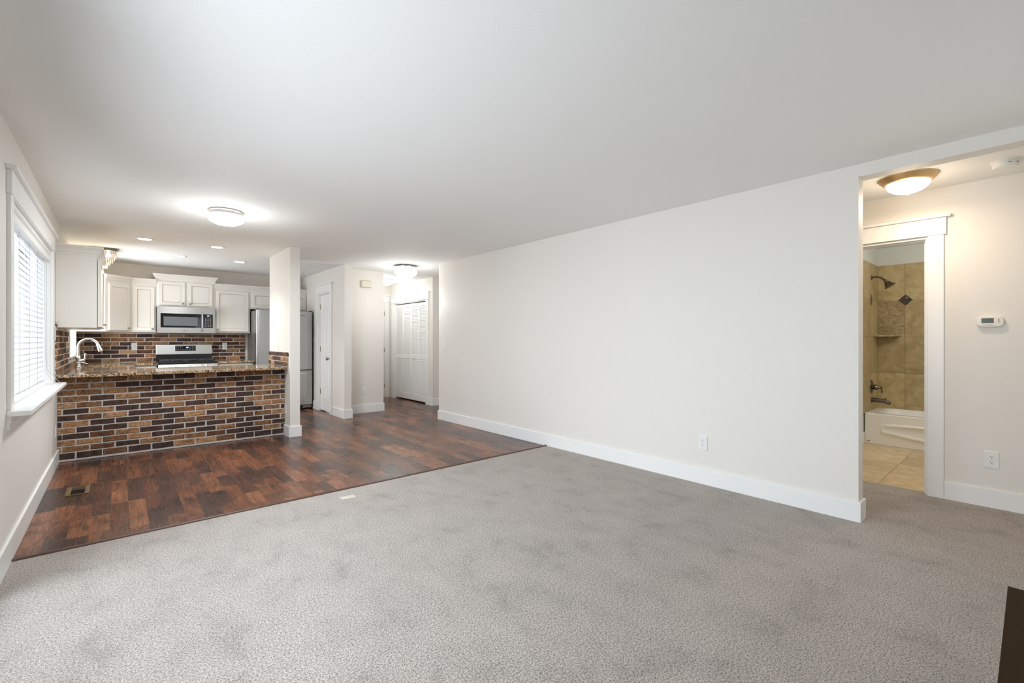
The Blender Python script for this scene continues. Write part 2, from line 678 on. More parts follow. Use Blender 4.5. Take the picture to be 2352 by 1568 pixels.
def lamp(name, parent, loc, power, color, radius=0.05, kind='POINT', spot=None):
    d = bpy.data.lights.new(name, kind)
    d.energy = power
    d.color = color
    d.shadow_soft_size = radius
    if spot:
        d.spot_size = spot
        d.spot_blend = 0.6
    o = bpy.data.objects.new(name, d)
    o.parent = parent
    o.location = loc
    COL.objects.link(o)
    return o


FACE_L, FACE_R = PI / 2, -PI / 2   # rotation for things on walls facing +x / -x (0 for walls facing -y)

# ------------------------------------------------------------------ floors and ceiling
struct('floor', MB().box(L - .13, 3.876, YREAR - .1, YSTRIP, -0.12, 0).box(3.876, 4.97, YREAR - .1, 6.155, -0.12, 0), M['carpet'])
struct('floor_wood', MB().box(L - .13, 3.876, YSTRIP, YBACK + .1, -0.12, -0.004).box(3.876, 5.0, 6.155, YBACK + .1, -0.12, -0.004), M['wood'])
struct('ceiling', MB().box(L - .2, 7.75, YREAR - .2, YBACK + .2, H, H + .1), M['ceiling'])
mb = MB()
mb.prism([(0, 0), (.006, .007), (.02, .0095), (.034, .007), (.04, -.004), (0, -.004)], lambda p, a: (a, YSTRIP - .018 + p[0], p[1]), L + .015, R - .015)
struct('trim_1', mb, plain('transition_strip', (0.085, 0.036, 0.022), 0.4))


# ------------------------------------------------------------------ walls
def wall_with_holes(axis, p0, p1, a0, a1, holes, z1=H):
    """slab between p0 and p1 across its thickness, from a0 to a1 along; holes = [(a, b, z0, z1)] sorted"""
    mb = MB()

    def bx(a, b, zlo, zhi):
        if b - a > 1e-4 and zhi - zlo > 1e-4:
            if axis == 'y':
                mb.box(p0, p1, a, b, zlo, zhi)
            else:
                mb.box(a, b, p0, p1, zlo, zhi)
    cur = a0
    for (a, b, zl, zh) in holes:
        bx(cur, a, 0 - .1, z1)
        if zl > 0:
            bx(a, b, -.1, zl)
        bx(a, b, zh, z1)
        cur = b
    bx(cur, a1, -.1, z1)
    return mb


PATIO = (0.70, 3.30, 0.0, 2.05)
WIN = (3.825, 5.875, 0.842, 2.05)
KWIN = (7.74, 8.83, 1.02, 2.05)
struct('wall_left', wall_with_holes('y', L - .13, L, YREAR - .12, YBACK + .12, [PATIO, WIN, KWIN]), M['wall'])
struct('wall_back', wall_with_holes('x', YBACK, YBACK + .12, L, 2.81, []), M['wall'])
RWIN = (2.35, 3.70, .85, 2.05)  # opening of the added rear window
struct('wall_rear', wall_with_holes('x', YREAR - .12, YREAR, L, 7.67, [RWIN]), M['wall'])
struct('wall_right', wall_with_holes('y', R, R + .12, .787, 6.155, []), M['wall'])
struct('beam', MB().box(R, R + .12, YREAR, .787, 2.355, H), M['wall'])
BATH = (.558, 1.27, 0, 2.065)
struct('wall_hall', wall_with_holes('y', HALL, HALL + .118, YREAR, YBACK + .1, [BATH]), M['wall'])
struct('wall_corridor', MB().box(4.502, HALL, 7.48, 7.6, -.1, H), M['wall'])
CLOSET = (7.72, 9.06, 0, 2.022)
struct('wall_closet', wall_with_holes('y', 4.502, 4.62, 7.6, 9.28, [CLOSET]), M['wall'])
ENTRY = (3.56, 4.40, 0, 2.06)
struct('wall_front', wall_with_holes('x', 9.28, 9.40, 3.41, HALL, [ENTRY]), M['wall'])
struct('wall_entry', MB().box(2.81, 3.531, 7.528, 7.648, -.1, H).box(3.41, 3.531, 7.648, 9.28, -.1, H), M['wall'])
PANTRY = (7.762, 8.336, 0, 2.053)
struct('wall_pantry', wall_with_holes('y', 2.695, 2.81, 7.142, YBACK, [PANTRY]), M['wall'])
struct('pillar', MB().box(1.657, 1.781, 6.241, 7.272, -.1, H), M['wall'], bevel=0.004)
struct('wall_bath', MB().box(HALL + .118, 7.67, 1.36, 1.46, -.1, H).box(7.55, 7.67, YREAR, 1.36, -.1, H), plain('shaded_bath_white', (0.66, 0.665, 0.60), 0.5, bump_scale=170))  # white walls; their greenish-grey shade is put into the paint colour

# ------------------------------------------------------------------ baseboards
BH, BT = 0.135, 0.015


def base(name, runs):
    mb = MB()
    for (x0, x1, y0, y1) in runs:
        mb.box(x0, x1, y0, y1, -.004, BH)
    return struct(name, mb, M['trim'], bevel=0.003)


base('baseboard_left', [(L, L + BT, YREAR, PATIO[0] - .1), (L, L + BT, PATIO[1] + .06, 6.48)])
base('baseboard_right', [(R - BT, R, .772, 6.17), (R, R + .12, .772, .787), (R, R + .12, 6.155, 6.17), (R + .12, R + .12 + BT, .772, 6.17)])
base('baseboard_pillar', [(1.642, 1.657, 6.226, 6.478), (1.657, 1.781, 6.226, 6.241), (1.781, 1.796, 6.226, 7.287), (1.657, 1.781, 7.272, 7.287)])
base('baseboard_pantry', [(2.68, 2.695, 8.452, 8.74), (2.68, 2.695, 7.127, 7.642), (2.695, 2.81, 7.127, 7.142), (2.81, 2.825, 7.127, 7.513)])
base('baseboard_entry', [(2.825, 3.531, 7.513, 7.528), (3.531, 3.546, 7.513, 9.28)])
base('baseboard_closet', [(4.487, 4.502, 7.465, 7.622), (4.502, HALL, 7.465, 7.48)])
base('baseboard_hall', [(HALL - BT, HALL, YREAR, .463), (HALL - BT, HALL, 1.366, 7.465)])
base('baseboard_rear', [(L, HALL, YREAR, YREAR + BT)])


# ------------------------------------------------------------------ craftsman door and window casings
def casing(name, rotz, loc, w, h, depth, leg=0.092, jamb=True, sill=False):
    """local frame: opening from x=0..w, z=0..h, wall face at y=0, room on -y"""
    mb = MB()
    t = .018
    z0 = 0.0
    mb.box(-leg, 0.0, -t, 0, z0, h + .004)
    mb.box(w, w + leg, -t, 0, z0, h + .004)
    mb.box(-leg - .014, w + leg + .014, -t - .005, 0, h + .004, h + .138)
    mb.box(-leg - .040, w + leg + .040, -t - .026, 0, h + .138, h + .158)
    if jamb:
        mb.box(-.001, .016, 0, depth, z0, h)
        mb.box(w - .016, w + .001, 0, depth, z0, h)
        mb.box(.016, w - .016, 0, depth, h - .016, h)
    o = mb.build(name, M['trim'], bevel=0.002)
    o.location = loc
    o.rotation_euler = (0, 0, rotz)
    o['kind'] = 'structure'
    return o


casing('trim_2', FACE_R, (2.695, PANTRY[1], -.004), PANTRY[1] - PANTRY[0], 2.057, .114)
casing('trim_3', FACE_R, (4.502, CLOSET[1], -.004), CLOSET[1] - CLOSET[0], 2.026, .117, leg=.095)
casing('trim_4', 0, (ENTRY[0], 9.28, -.004), ENTRY[1] - ENTRY[0], 2.064, .119, leg=.082)
casing('trim_5', FACE_R, (HALL, BATH[1], 0), BATH[1] - BATH[0], BATH[3], .117, leg=.094)
# door stop strips of the bathroom doorway
struct('trim_6', MB().box(HALL + .05, HALL + .085, BATH[0] + .016, BATH[0] + .028, 0, 2.049).box(HALL + .05, HALL + .085, BATH[0] + .028, BATH[1] - .016, 2.036, 2.049)
       .box(HALL + .05, HALL + .085, BATH[1] - .028, BATH[1] - .016, 0, 2.049), M['trim'])


# ------------------------------------------------------------------ doors
def hinge(parent, x, z, y=-.004):
    mb = MB()
    mb.lathe([(.0065, z - .045), (.0065, z + .045)], (x, y, 0), seg=10)
    mb.box(x - .014, x + .014, y, y + .004, z - .044, z + .044)
    return mb.build('hinge', M['hinge'], parent, smooth=True)


d = thing('door_1', '', '', (2.715, PANTRY[1] - .018, 0.0), FACE_R, kind='structure')
DW = PANTRY[1] - PANTRY[0] - .036
mb = MB().box(0, DW, 0, .035, .012, 2.032)


def arch(x0, x1, z0, zs, zt, flip):
    """cathedral-top panel outline: flat shoulder rising to the door's middle"""
    pts = [(x0, z0), (x1, z0)]
    for k in range(9):
        s = k / 8
        x = x1 + (x0 - x1) * s
        u = 1 - s if flip else s
        pts.append((x, zs + (zt - zs) * (u * u * (3 - 2 * u))))
    return pts


prof = [(0, 0), (.006, -.0045), (.014, -.0045), (.024, .0), (.034, -.001), (.060, -.006)]
gap = .10
pw = (DW - .11 * 2 - .085) / 2
for k in (0, 1):
    xa = .105 + k * (pw + .085)
    mb.poly(arch(xa, xa + pw + .004, 1.055, 1.70, 1.83, k == 0), [(i * .38, y) for i, y in prof])
    mb.poly([(xa, .24), (xa + pw + .004, .24), (xa + pw + .004, .87), (xa, .87)], [(i * .55, y) for i, y in prof])
slab = mb.build('door_slab', M['trim'], d)
for z in (.332, 1.085, 1.83):
    hinge(d, -.006, z)
kb = MB()
kb.lathe([(.0, 0), (.031, 0), (.031, .006), (.012, .012), (.010, .03), (.024, .040), (.029, .052), (.024, .064), (.0, .068)], (DW - .06, 0, .925), axis='-y', seg=24)
kb.build('door_knob', M['knob'], d, smooth=True)

d = thing('door_2', '', '', (ENTRY[0] + .018, 9.30, 0.0), 0, kind='structure', local=True)
EW = ENTRY[1] - ENTRY[0] - .036
mb = MB().box(0, EW, 0, .044, .012, 2.042)
for k in (0, 1):
    xa = .13 + k * (EW / 2 - .07)
    for z0, z1 in ((.2, .75), (.87, 1.5), (1.62, 1.92)):
        mb.poly([(xa, z0), (xa + EW / 2 - .19, z0), (xa + EW / 2 - .19, z1), (xa, z1)], prof)
mb.build('door_slab', M['trim'], d)
for z in (.25, 1.02, 1.82):
    hinge(d, EW + .006, z)
kb = MB().lathe([(.0, 0), (.031, 0), (.031, .006), (.012, .012), (.010, .03), (.027, .045), (.024, .064), (.0, .068)], (.07, 0, .95), axis='-y', seg=20)
kb.build('door_knob', M['knob'], d, smooth=True)

# louvred bifold closet doors
d = thing('door_3', '', '', (4.535, CLOSET[1] - .018, 0.0), FACE_R, kind='structure')
CW = CLOSET[1] - CLOSET[0] - .036
lw = CW / 4
for k in range(4):
    mb = MB()
    x0, x1 = k * lw + .002, (k + 1) * lw - .002
    st, th = .034, .028
    zb, zt = .025, 1.992
    mb.box(x0, x0 + st, 0, th, zb, zt).box(x1 - st, x1, 0, th, zb, zt)
    mb.box(x0 + st, x1 - st, 0, th, zb, .150).box(x0 + st, x1 - st, 0, th, .862, .945).box(x0 + st, x1 - st, 0, th, 1.925, zt)
    leaf = mb.build('bifold_leaf', M['trim'], d, bevel=0.0015)
    mb = MB()
    for za, zc in ((.150, .862), (.945, 1.925)):
        n = round((zc - za) / .0292)
        for q in range(n):
            z = za + (q + .5) * (zc - za) / n
            mb.prism([(.002, -.018), (.006, -.018), (th - .002, .0155), (th - .006, .018)], lambda p, a, z=z: (a, p[0], z + p[1]), x0 + st - .002, x1 - st + .002)
    mb.build('louvers', M['trim'], leaf)
    if k in (1, 2):
        xk = (x0 + x1) / 2
        MB().lathe([(.0, 0), (.008, 0), (.007, .012), (.015, .018), (.015, .026), (0, .030)], (xk, 0, .880), axis='-y', seg=16).build('door_knob', M['plastic'], leaf, smooth=True)
mb = MB().box(0, CW, .0, .03, 1.993, 2.004)
mb.build('track', M['gapdark'], d)

# ------------------------------------------------------------------ dining window with blind
w = thing('window_1', '', '', (L, (WIN[0] + WIN[1]) / 2, WIN[2]), kind='structure')
y0, y1, z0, z1 = WIN
t = .018
leg = .096
mb = MB()
mb.box(L, L + t, y0 - leg, y0, z0, z1 + .004).box(L, L + t, y1, y1 + leg, z0, z1 + .004)
mb.box(L, L + t + .005, y0 - leg - .014, y1 + leg + .014, z1 + .004, z1 + .138)
mb.box(L, L + .044, y0 - leg - .036, y1 + leg + .036, z1 + .138, z1 + .160)
mb.box(L - .13, L, y0, y0 + .016, z0, z1).box(L - .13, L, y1 - .016, y1, z0, z1).box(L - .13, L, y0 + .016, y1 - .016, z1 - .016, z1)
mb.build('window_casing', M['trim'], w, bevel=0.002)
mb = MB().box(L - .13, L + .098, y0 - leg - .02, y1 + leg + .02, z0 - .026, z0 + .002)
mb.v = [(x, y, z) for x, y, z in mb.v]
sill = MB()
sill.prism([(L - .128, y0), (L, y0), (L, y0 - leg - .02), (L + .098, y0 - leg - .02), (L + .098, y1 + leg + .02), (L, y1 + leg + .02), (L, y1), (L - .128, y1)],
           lambda p, a: (p[0], p[1], a), z0 - .026, z0 + .002)
sill.build('window_sill', M['trim'], w, bevel=0.004)
ap = [(0, 0), (.020, 0), (.020, -.012), (.014, -.018), (.018, -.030), (.012, -.046), (.012, -.078), (0, -.080)]
MB().prism(ap, lambda p, a: (L + p[0], a, z0 - .026 + p[1]), y0 - leg, y1 + leg).build('apron', M['trim'], w)
xf = L - .115
mb = MB()
for a, b in ((y0 + .016, y0 + .06), (y1 - .06, y1 - .016), ((y0 + y1) / 2 - .03, (y0 + y1) / 2 + .03)):
    mb.box(xf - .02, xf + .03, a, b, z0, z1 - .016)
for a, b in ((z0, z0 + .05), (z1 - .06, z1 - .016)):
    mb.box(xf - .02, xf + .03, y0 + .016, y1 - .016, a, b)
mb.build('window_frame', M['vinyl'], w, bevel=0.003)
MB().box(xf - .004, xf + .002, y0 + .05, y1 - .05, z0 + .04, z1 - .05).build('window_pane', M['pane'], w)

bl = thing('window_blind', 'white slatted blind lowered inside the dining window above the sill', 'window blind', (L - .03, (y0 + y1) / 2, z0))
yb0, yb1 = y0 + .022, y1 - .030
xb = L - .042
# moulded valance
va = [(-.020, 0), (.018, 0), (.024, -.006), (.024, -.016), (.012, -.024), (.012, -.058), (.020, -.066), (.020, -.080), (-.020, -.080)]
MB().prism(va, lambda p, a: (L - .020 + p[0], a, z1 - .020 + p[1]), yb0 - .004, yb1 + .012).build('valance', M['trim'], bl)
mb = MB()
pitch = .0418
top, bot = z1 - .092, z0 + .034
n = int((top - bot) / pitch)
tilt = math.radians(74)
cx, sz = math.cos(tilt), math.sin(tilt)
for q in range(n + 1):
    z = top - q * pitch
    mb.prism([(-.0245, -.0012), (0, .0030), (.0245, -.0012), (.0245, .0012), (0, .0054), (-.0245, .0012)],
             lambda p, a, z=z: (xb + p[0] * cx - p[1] * sz, a, z - p[0] * sz - p[1] * cx), yb0, yb1)
mb.build('slats', M['slat'], bl)
MB().box(xb - .025, xb + .025, yb0, yb1, z0 + .004, z0 + .022).build('bottom_rail', M['trim'], bl, bevel=0.003)
mb = MB()
ncord = 5
for q in range(ncord):
    yy = yb0 + .12 + q * (yb1 - yb0 - .24) / (ncord - 1)
    for dx in (-.020, .020):
        mb.box(xb + dx * cx - .0012 + (.010 if dx > 0 else -.004), xb + dx * cx + .0012 + (.010 if dx > 0 else -.004), yy - .0016, yy + .0016, z0 + .02, z1 - .05)
mb.build('ladder_cords', plain('pale_cord', (0.62, 0.62, 0.62), 0.8), bl)
yc = yb1 - .12
pts = [(xb + .030, yc, z1 - .1), (xb + .030, yc + .005, 1.4), (xb + .032, yc, .98)]
for k in range(17):
    a = 2 * PI * k / 16
    pts.append((L + .035 + .045 * math.cos(a), yc + .02 + .09 * math.sin(a), z0 + .006))
mb = MB().tube(pts, .0016, 6)
mb.tube([(xb + .032, yc - .16, z1 - .1), (xb + .034, yc - .15, 1.2), (xb + .034, yc - .08, .96), (L + .03, yc + .02, z0 + .02)], .0014, 6)
mb.build('pull_cord', plain('pale_pull_cord', (0.55, 0.54, 0.52), 0.8), bl, smooth=True)

# kitchen window over the sink
w = thing('window_2', '', '', (L, (KWIN[0] + KWIN[1]) / 2, KWIN[2]), kind='structure')
y0, y1, z0, z1 = KWIN
mb = MB()
mb.box(L - .13, L + .02, y0, y0 + .02, z0 + .02, z1).box(L - .13, L + .02, y1 - .02, y1, z0 + .02, z1).box(L - .13, L + .02, y0 + .02, y1 - .02, z1 - .02, z1)
mb.build('window_casing', M['trim'], w)
MB().box(L - .13, L + .035, y0, y1, z0 - .004, z0 + .02).build('window_sill', M['trim'], w, bevel=0.003)
xf = L - .085
mb = MB()
for a, b in ((y0 + .02, y0 + .065), (y1 - .065, y1 - .02), ((y0 + y1) / 2 - .025, (y0 + y1) / 2 + .025)):
    mb.box(xf - .02, xf + .03, a, b, z0 + .02, z1 - .02)
for a, b in ((z0 + .02, z0 + .06), (z1 - .065, z1 - .02)):
    mb.box(xf - .02, xf + .03, y0 + .02, y1 - .02, a, b)
mb.build('window_frame', M['vinyl'], w)
mb = MB()
for k in range(1, 6):
    yy = y0 + .02 + k * (y1 - y0 - .04) / 6
    mb.box(xf + .006, xf + .016, yy - .008, yy + .008, z0 + .06, z1 - .06)
for k in range(1, 9):
    zz = z0 + .06 + k * .105
    mb.box(xf + .006, xf + .016, y0 + .06, y1 - .06, zz - .007, zz + .007)
mb.build('muntins', M['vinyl'], w)
MB().box(xf - .003, xf + .003, y0 + .06, y1 - .06, z0 + .05, z1 - .06).build('window_pane', M['pane'], w)

# sliding patio door beside the photographer
w = thing('door_4', '', '', (L, 2.0, 0), kind='structure')
y0, y1, z0, z1 = PATIO
mb = MB()
for a, b in ((y0, y0 + .07), (y1 - .07, y1), (1.965, 2.035)):
    mb.box(L - .11, L - .03, a, b, 0, z1)
mb.box(L - .11, L - .03, y0 + .07, y1 - .07, z1 - .07, z1).box(L - .11, L - .03, y0 + .07, y1 - .07, 0, .07)
mb.build('door_frame', M['vinyl'], w, bevel=0.003)
MB().box(L - .073, L - .067, y0 + .06, y1 - .06, .06, z1 - .06).build('door_pane', M['pane'], w)
mb = MB()
mb.box(L, L + .012, y0 - .06, y0, 0, z1).box(L, L + .012, y1, y1 + .06, 0, z1).box(L, L + .012, y0 - .06, y1 + .06, z1, z1 + .08)
mb.build('door_casing', M['trim'], w)


# unseen window behind the photographer, added to let in extra light
w = thing('window_3_added', '', '', (3.02, YREAR, RWIN[2]), kind='structure')
xa, xb, z0, z1 = RWIN
mb = MB()
mb.box(xa - .09, xa, YREAR, YREAR + .018, z0, z1).box(xb, xb + .09, YREAR, YREAR + .018, z0, z1).box(xa - .10, xb + .10, YREAR, YREAR + .022, z1, z1 + .135).box(xa - .13, xb + .11, YREAR, YREAR + .044, z1 + .135, z1 + .155)
mb.box(xa - .11, xb + .11, YREAR, YREAR + .08, z0 - .026, z0)
mb.build('window_casing', M['trim'], w)
mb = MB()
for a, b in ((xa, xa + .05), (xb - .05, xb), ((xa + xb) / 2 - .03, (xa + xb) / 2 + .03)):
    mb.box(a, b, YREAR - .11, YREAR - .05, z0, z1)
mb.box(xa + .05, xb - .05, YREAR - .11, YREAR - .05, z0, z0 + .05).box(xa + .05, xb - .05, YREAR - .11, YREAR - .05, z1 - .05, z1)
mb.build('window_frame', M['vinyl'], w)
MB().box(xa + .04, xb - .04, YREAR - .083, YREAR - .077, z0 + .04, z1 - .04).build('window_pane', M['pane'], w)


# ------------------------------------------------------------------ brick
def bricks(mb, O, U, Nn, length, z0, z1, zref, uref, pitch=.2035, course=.0639, joint=.0125, thick=.013, skip=None, wild=1.0):
    """irregular thin bricks on the plane through O; U along, Nn out of the wall"""
    O, U, Nn = Vector(O), Vector(U), Vector(Nn)
    Z = Vector((0, 0, 1))

    def P(u, z, d):
        p = O + U * u + Z * z + Nn * d
        return (p.x, p.y, p.z)
    k0 = math.floor((z0 - zref) / course) - 1
    k1 = math.ceil((z1 - zref) / course) + 1
    for k in range(k0, k1 + 1):
        za, zb = zref + k * course + joint / 2, zref + (k + 1) * course - joint / 2
        za, zb = max(za, z0 + .002), min(zb, z1 - .001)
        if zb - za < .030:
            continue
        if za - z0 < .034 and z0 < .1:
            za = max(z0 + .003, za - .010)
        ph = uref + (pitch / 2 if k % 2 else 0)
        n0 = math.floor((0 - ph) / pitch) - 1
        for q in range(n0, n0 + int(length / pitch) + 4):
            ua = ph + q * pitch + joint / 2 + random.uniform(-.003, .003)
            ub = ph + (q + 1) * pitch - joint / 2 + random.uniform(-.003, .003)
            ua, ub = max(ua, .001), min(ub, length - .001)
            if ub - ua < .018:
                continue
            if skip and skip(ua, ub, za, zb):
                continue
            h = zb - za
            j = lambda a: random.uniform(-a, a)
            outl = []
            for i, (s, tt) in enumerate([(0, 0), (.33, 0), (.66, 0), (1, 0), (1, .5), (1, 1), (.66, 1), (.33, 1), (0, 1), (0, .5)]):
                outl.append((ua + (ub - ua) * s + j(.0018), za + h * tt + j(.0018)))
            cu, cz = (ua + ub) / 2, (za + zb) / 2
            ins = .0045
            inn = [(u + (ins if u < cu else -ins) * min(1, abs(u - cu) / ((ub - ua) / 2)) , z + (ins if z < cz else -ins) * min(1, abs(z - cz) / (h / 2))) for u, z in outl]
            tone = random.random()
            if random.random() < .43:
                tone = random.uniform(0, .38)
            else:
                tone = random.uniform(.46, 1.0)
            tn = (tone, random.random())
            d = thick + j(.002)
            lp = [[P(u, z, 0) for u, z in outl], [P(u, z, d - .003) for u, z in outl], [P(u, z, d) for u, z in inn]]
            o = len(mb.v)
            for l_ in lp:
                mb.v += l_
            m_ = len(outl)
            for b_ in range(2):
                for i in range(m_):
                    jn = (i + 1) % m_
                    mb.face((o + b_ * m_ + i, o + b_ * m_ + jn, o + (b_ + 1) * m_ + jn, o + (b_ + 1) * m_ + i), 0, tn)
            mb.face([o + 2 * m_ + i for i in range(m_)], 0, tn)


pen = thing('kitchen_peninsula', 'brick faced breakfast peninsula between window wall and white pillar', 'kitchen peninsula', (.6, 6.8, 0))
mb = MB()
bricks(mb, (L + .002, 6.492, 0), (1, 0, 0), (0, -1, 0), 1.657 - L - .004, .002, .861, .793, -.332 - L)
mb.box(L + .002, 1.655, 6.4845, 6.5, 0, .861, m=1, tone=(0, 0))
mb.build('brick_facing', [M['brick'], M['mortar']], pen)
mb = MB().box(L + .002, 1.655, 6.50, 7.10, .1, .861).box(L + .002, 1.655, 6.50, 7.05, 0, .1)
mb.build('cabinet_body', M['cabinet'], pen)
for q in range(3):
    xa = .20 + q * .48
    dm = MB().rect(xa, xa + .46, .13, .84, [(0, -7.10), (0, -7.12), (.055, -7.12), (.062, -7.112)], m=[0, 0, 1])
    dm.v = [(x, -y, z) for x, y, z in dm.v]
    dr = dm.build('door', [M['cabinet'], M['glaze']], pen)

# backsplashes: rear wall, window wall and pillar
mb = MB()
OUT1, OUT2 = (.155, .228, 1.080, 1.196), (1.375, 1.448, 1.076, 1.192)


def skip_back(ua, ub, za, zb):
    return False


bricks(mb, (L + .014, YBACK - .0015, 0), (1, 0, 0), (0, -1, 0), 1.725 - L - .014, .900, 1.364, .896, .06)
mb.box(L + .014, 1.725, YBACK - .009, YBACK - .001, .897, 1.364, m=1, tone=(0, 0))
tag(mb.build('brick_backsplash', [M['brick'], M['mortar']]), 'brick backsplash behind the stove under the wall cabinets', 'backsplash')
mb = MB()


def skip_kw(ua, ub, za, zb):
    ya, yb = 6.254 + ua, 6.254 + ub
    return (yb > KWIN[0] and ya < KWIN[1] and zb > KWIN[2] - .01)


bricks(mb, (L + .0015, 6.254, 0), (0, 1, 0), (1, 0, 0), YBACK - 6.254 - .003, .900, 1.364, .896, .03, skip=skip_kw)
bricks(mb, (L + .0015, 6.254, 0), (0, 1, 0), (1, 0, 0), .042, 1.366, 1.425, .896, .03)
for ya, yb, za, zb in ((6.255, KWIN[0], .897, 1.364), (KWIN[1], YBACK - .003, .897, 1.364), (KWIN[0], KWIN[1], .897, KWIN[2] - .006), (6.255, 6.292, 1.364, 1.424)):
    mb.box(L + .001, L + .009, ya, yb, za, zb, m=1, tone=(0, 0))
tag(mb.build('brick_backsplash', [M['brick'], M['mortar']]), 'brick backsplash around the kitchen sink window', 'backsplash')
mb = MB()
bricks(mb, (1.655, 6.290, 0), (0, 1, 0), (-1, 0, 0), .975, .898, 1.084, .896, .05, pitch=.2035)
mb.box(1.650, 1.657, 6.291, 7.264, .897, 1.083, m=1, tone=(0, 0))
tag(mb.build('brick_backsplash', [M['brick'], M['mortar']]), 'low three course brick splash on the white pillar', 'backsplash')

# ------------------------------------------------------------------ worktops, sink and faucet
CT, CB = .895, .863
SINK = (-.30, .08, 7.76, 8.40)
ct = MB()


def cprof(mb, x0, x1, y0, y1):
    mb.box(x0, x1, y0, y1, CB, CT)


ctm = MB()
ctm.sweep([(L + .002, 6.305), (1.641, 6.305)], [(0, CB), (0, CT), (-.0, CT)], side=1) if False else None
# front edge with eased nose
nose = [(0, CB + .004), (.004, CB), (.08, CB), (.08, CT), (.004, CT), (0, CT - .004)]
ctm.prism(nose, lambda p, a: (a, 6.300 + p[0], p[1]), L + .016, 1.640)
ctm.box(L + .016, 1.640, 6.380, 7.18, CB, CT)
ctm.box(L + .016, .17, 7.18, SINK[2], CB, CT).box(L + .016, SINK[0], SINK[2], SINK[3], CB, CT).box(SINK[1], .17, SINK[2], SINK[3], CB, CT)
ctm.box(L + .016, .17, SINK[3], YBACK - .016, CB, CT)
ctm.box(.17, .449, 8.700, YBACK - .016, CB, CT)
tag(ctm.build('countertop', M['granite']), 'speckled granite worktop over the brick peninsula and around the sink', 'countertop')
c2 = MB().box(1.221, 1.748, 8.700, YBACK - .016, CB, CT)
tag(c2.build('countertop', M['granite'], bevel=0.003), 'short granite worktop between the stove and the refrigerator', 'countertop')

sk = MB()
sx0, sx1, sy0, sy1 = SINK
lps = []
for ins, z in ((0, CB - .001), (.004, CB - .1), (.02, CB - .19), (.05, CB - .20)):
    lps.append([(sx0 + ins, sy0 + ins, z), (sx1 - ins, sy0 + ins, z), (sx1 - ins, sy1 - ins, z), (sx0 + ins, sy1 - ins, z)])
sk.loops(lps, 0, False, True)
lps2 = [[(x + (.006 if x > 0 else -.006), y + (.006 if y > 8 else -.006), z - .004) for x, y, z in lp] for lp in lps]
sk.loops(lps2, 0, False, True)
tag(sk.build('kitchen_sink', M['steel']), 'undermount steel kitchen sink set in the granite under the kitchen window', 'sink')

fa = thing('kitchen_faucet', 'brushed nickel gooseneck faucet beside the kitchen window', 'faucet', (-.385, 8.02, CT))
fx, fy = -.385, 8.02
MB().lathe([(.034, CT), (.034, CT + .012), (.024, CT + .03), (.0215, CT + .10), (.0225, CT + .135), (.016, CT + .145)], (fx, fy, 0), seg=24).build('base', M['nickel'], fa, smooth=True)
pts = [(fx, fy, CT + .13), (fx, fy, CT + .25)]
rad = .094
for k in range(1, 15):
    a = PI - k * (PI * .93) / 14
    pts.append((fx + rad + rad * math.cos(a), fy - .05 * (k / 14), CT + .265 + rad * math.sin(a)))
MB().tube(pts, .0145, 14).build('spout', M['nickel'], fa, smooth=True)
e = Vector(pts[-1])
dn = (e - Vector(pts[-2])).normalized()
MB().tube([e - dn * .012, e + dn * .01, e + dn * .03, e + dn * .085, e + dn * .092], [.0165, .019, .0195, .026, .022], 16).build('spray_head', M['nickel'], fa, smooth=True)
hb = MB().tube([(fx, fy, CT + .075), (fx + .055, fy - .02, CT + .085)], [.019, .022], 14)
hb.tube([(fx + .05, fy - .02, CT + .085), (fx + .062, fy - .024, CT + .11), (fx + .066, fy - .026, CT + .17), (fx + .067, fy - .026, CT + .176)], [.016, .009, .012, .008], 12)
hb.build('handle', M['nickel'], fa, smooth=True)
so = thing('soap_dispenser', 'small nickel soap dispenser with curved spout beside the faucet', 'soap dispenser', (-.385, 7.86, CT))
MB().lathe([(.022, CT), (.022, CT + .01), (.012, CT + .02), (.010, CT + .045), (.013, CT + .05), (.013, CT + .062), (.004, CT + .066)], (-.385, 7.86, 0), seg=18).build('base', M['nickel'], so, smooth=True)
MB().tube([(-.385, 7.86, CT + .055), (-.36, 7.86, CT + .066), (-.325, 7.86, CT + .062), (-.30, 7.86, CT + .045)], .006, 10).build('spout', M['nickel'], so, smooth=True)

# ------------------------------------------------------------------ cabinets
DT = .02


def knob_at(parent, x, y, z):
    return MB().lathe([(.0, 0), (.007, 0), (.006, .012), (.014, .018), (.0155, .024), (.012, .030), (0, .032)], (x, y, z), axis='-y', seg=16).build('knob', M['knob'], parent, smooth=True)


def cab_door(parent, x0, x1, z0, z1, y, name='door', knob=None):
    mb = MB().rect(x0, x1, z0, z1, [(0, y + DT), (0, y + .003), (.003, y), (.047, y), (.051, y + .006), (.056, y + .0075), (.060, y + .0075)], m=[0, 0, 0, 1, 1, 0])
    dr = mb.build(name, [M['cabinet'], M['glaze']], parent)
    if knob:
        knob_at(dr, knob[0], y, knob[1])
    return dr


CROWN = [(0, 0), (.008, 0), (.008, .018), (.016, .026), (.020, .040), (.036, .066), (.046, .074), (.046, .094), (0, .094)]


def crown(parent, path, z, scale=1.0):
    mb = MB().sweep(path, [(o * scale, z + h * scale) for o, h in CROWN], side=1)
    return mb.build('crown_molding', M['cabinet'], parent)


UF = 9.040   # carcass front of the rear uppers; doors stand proud of it
UB, UT = 1.366, 2.100

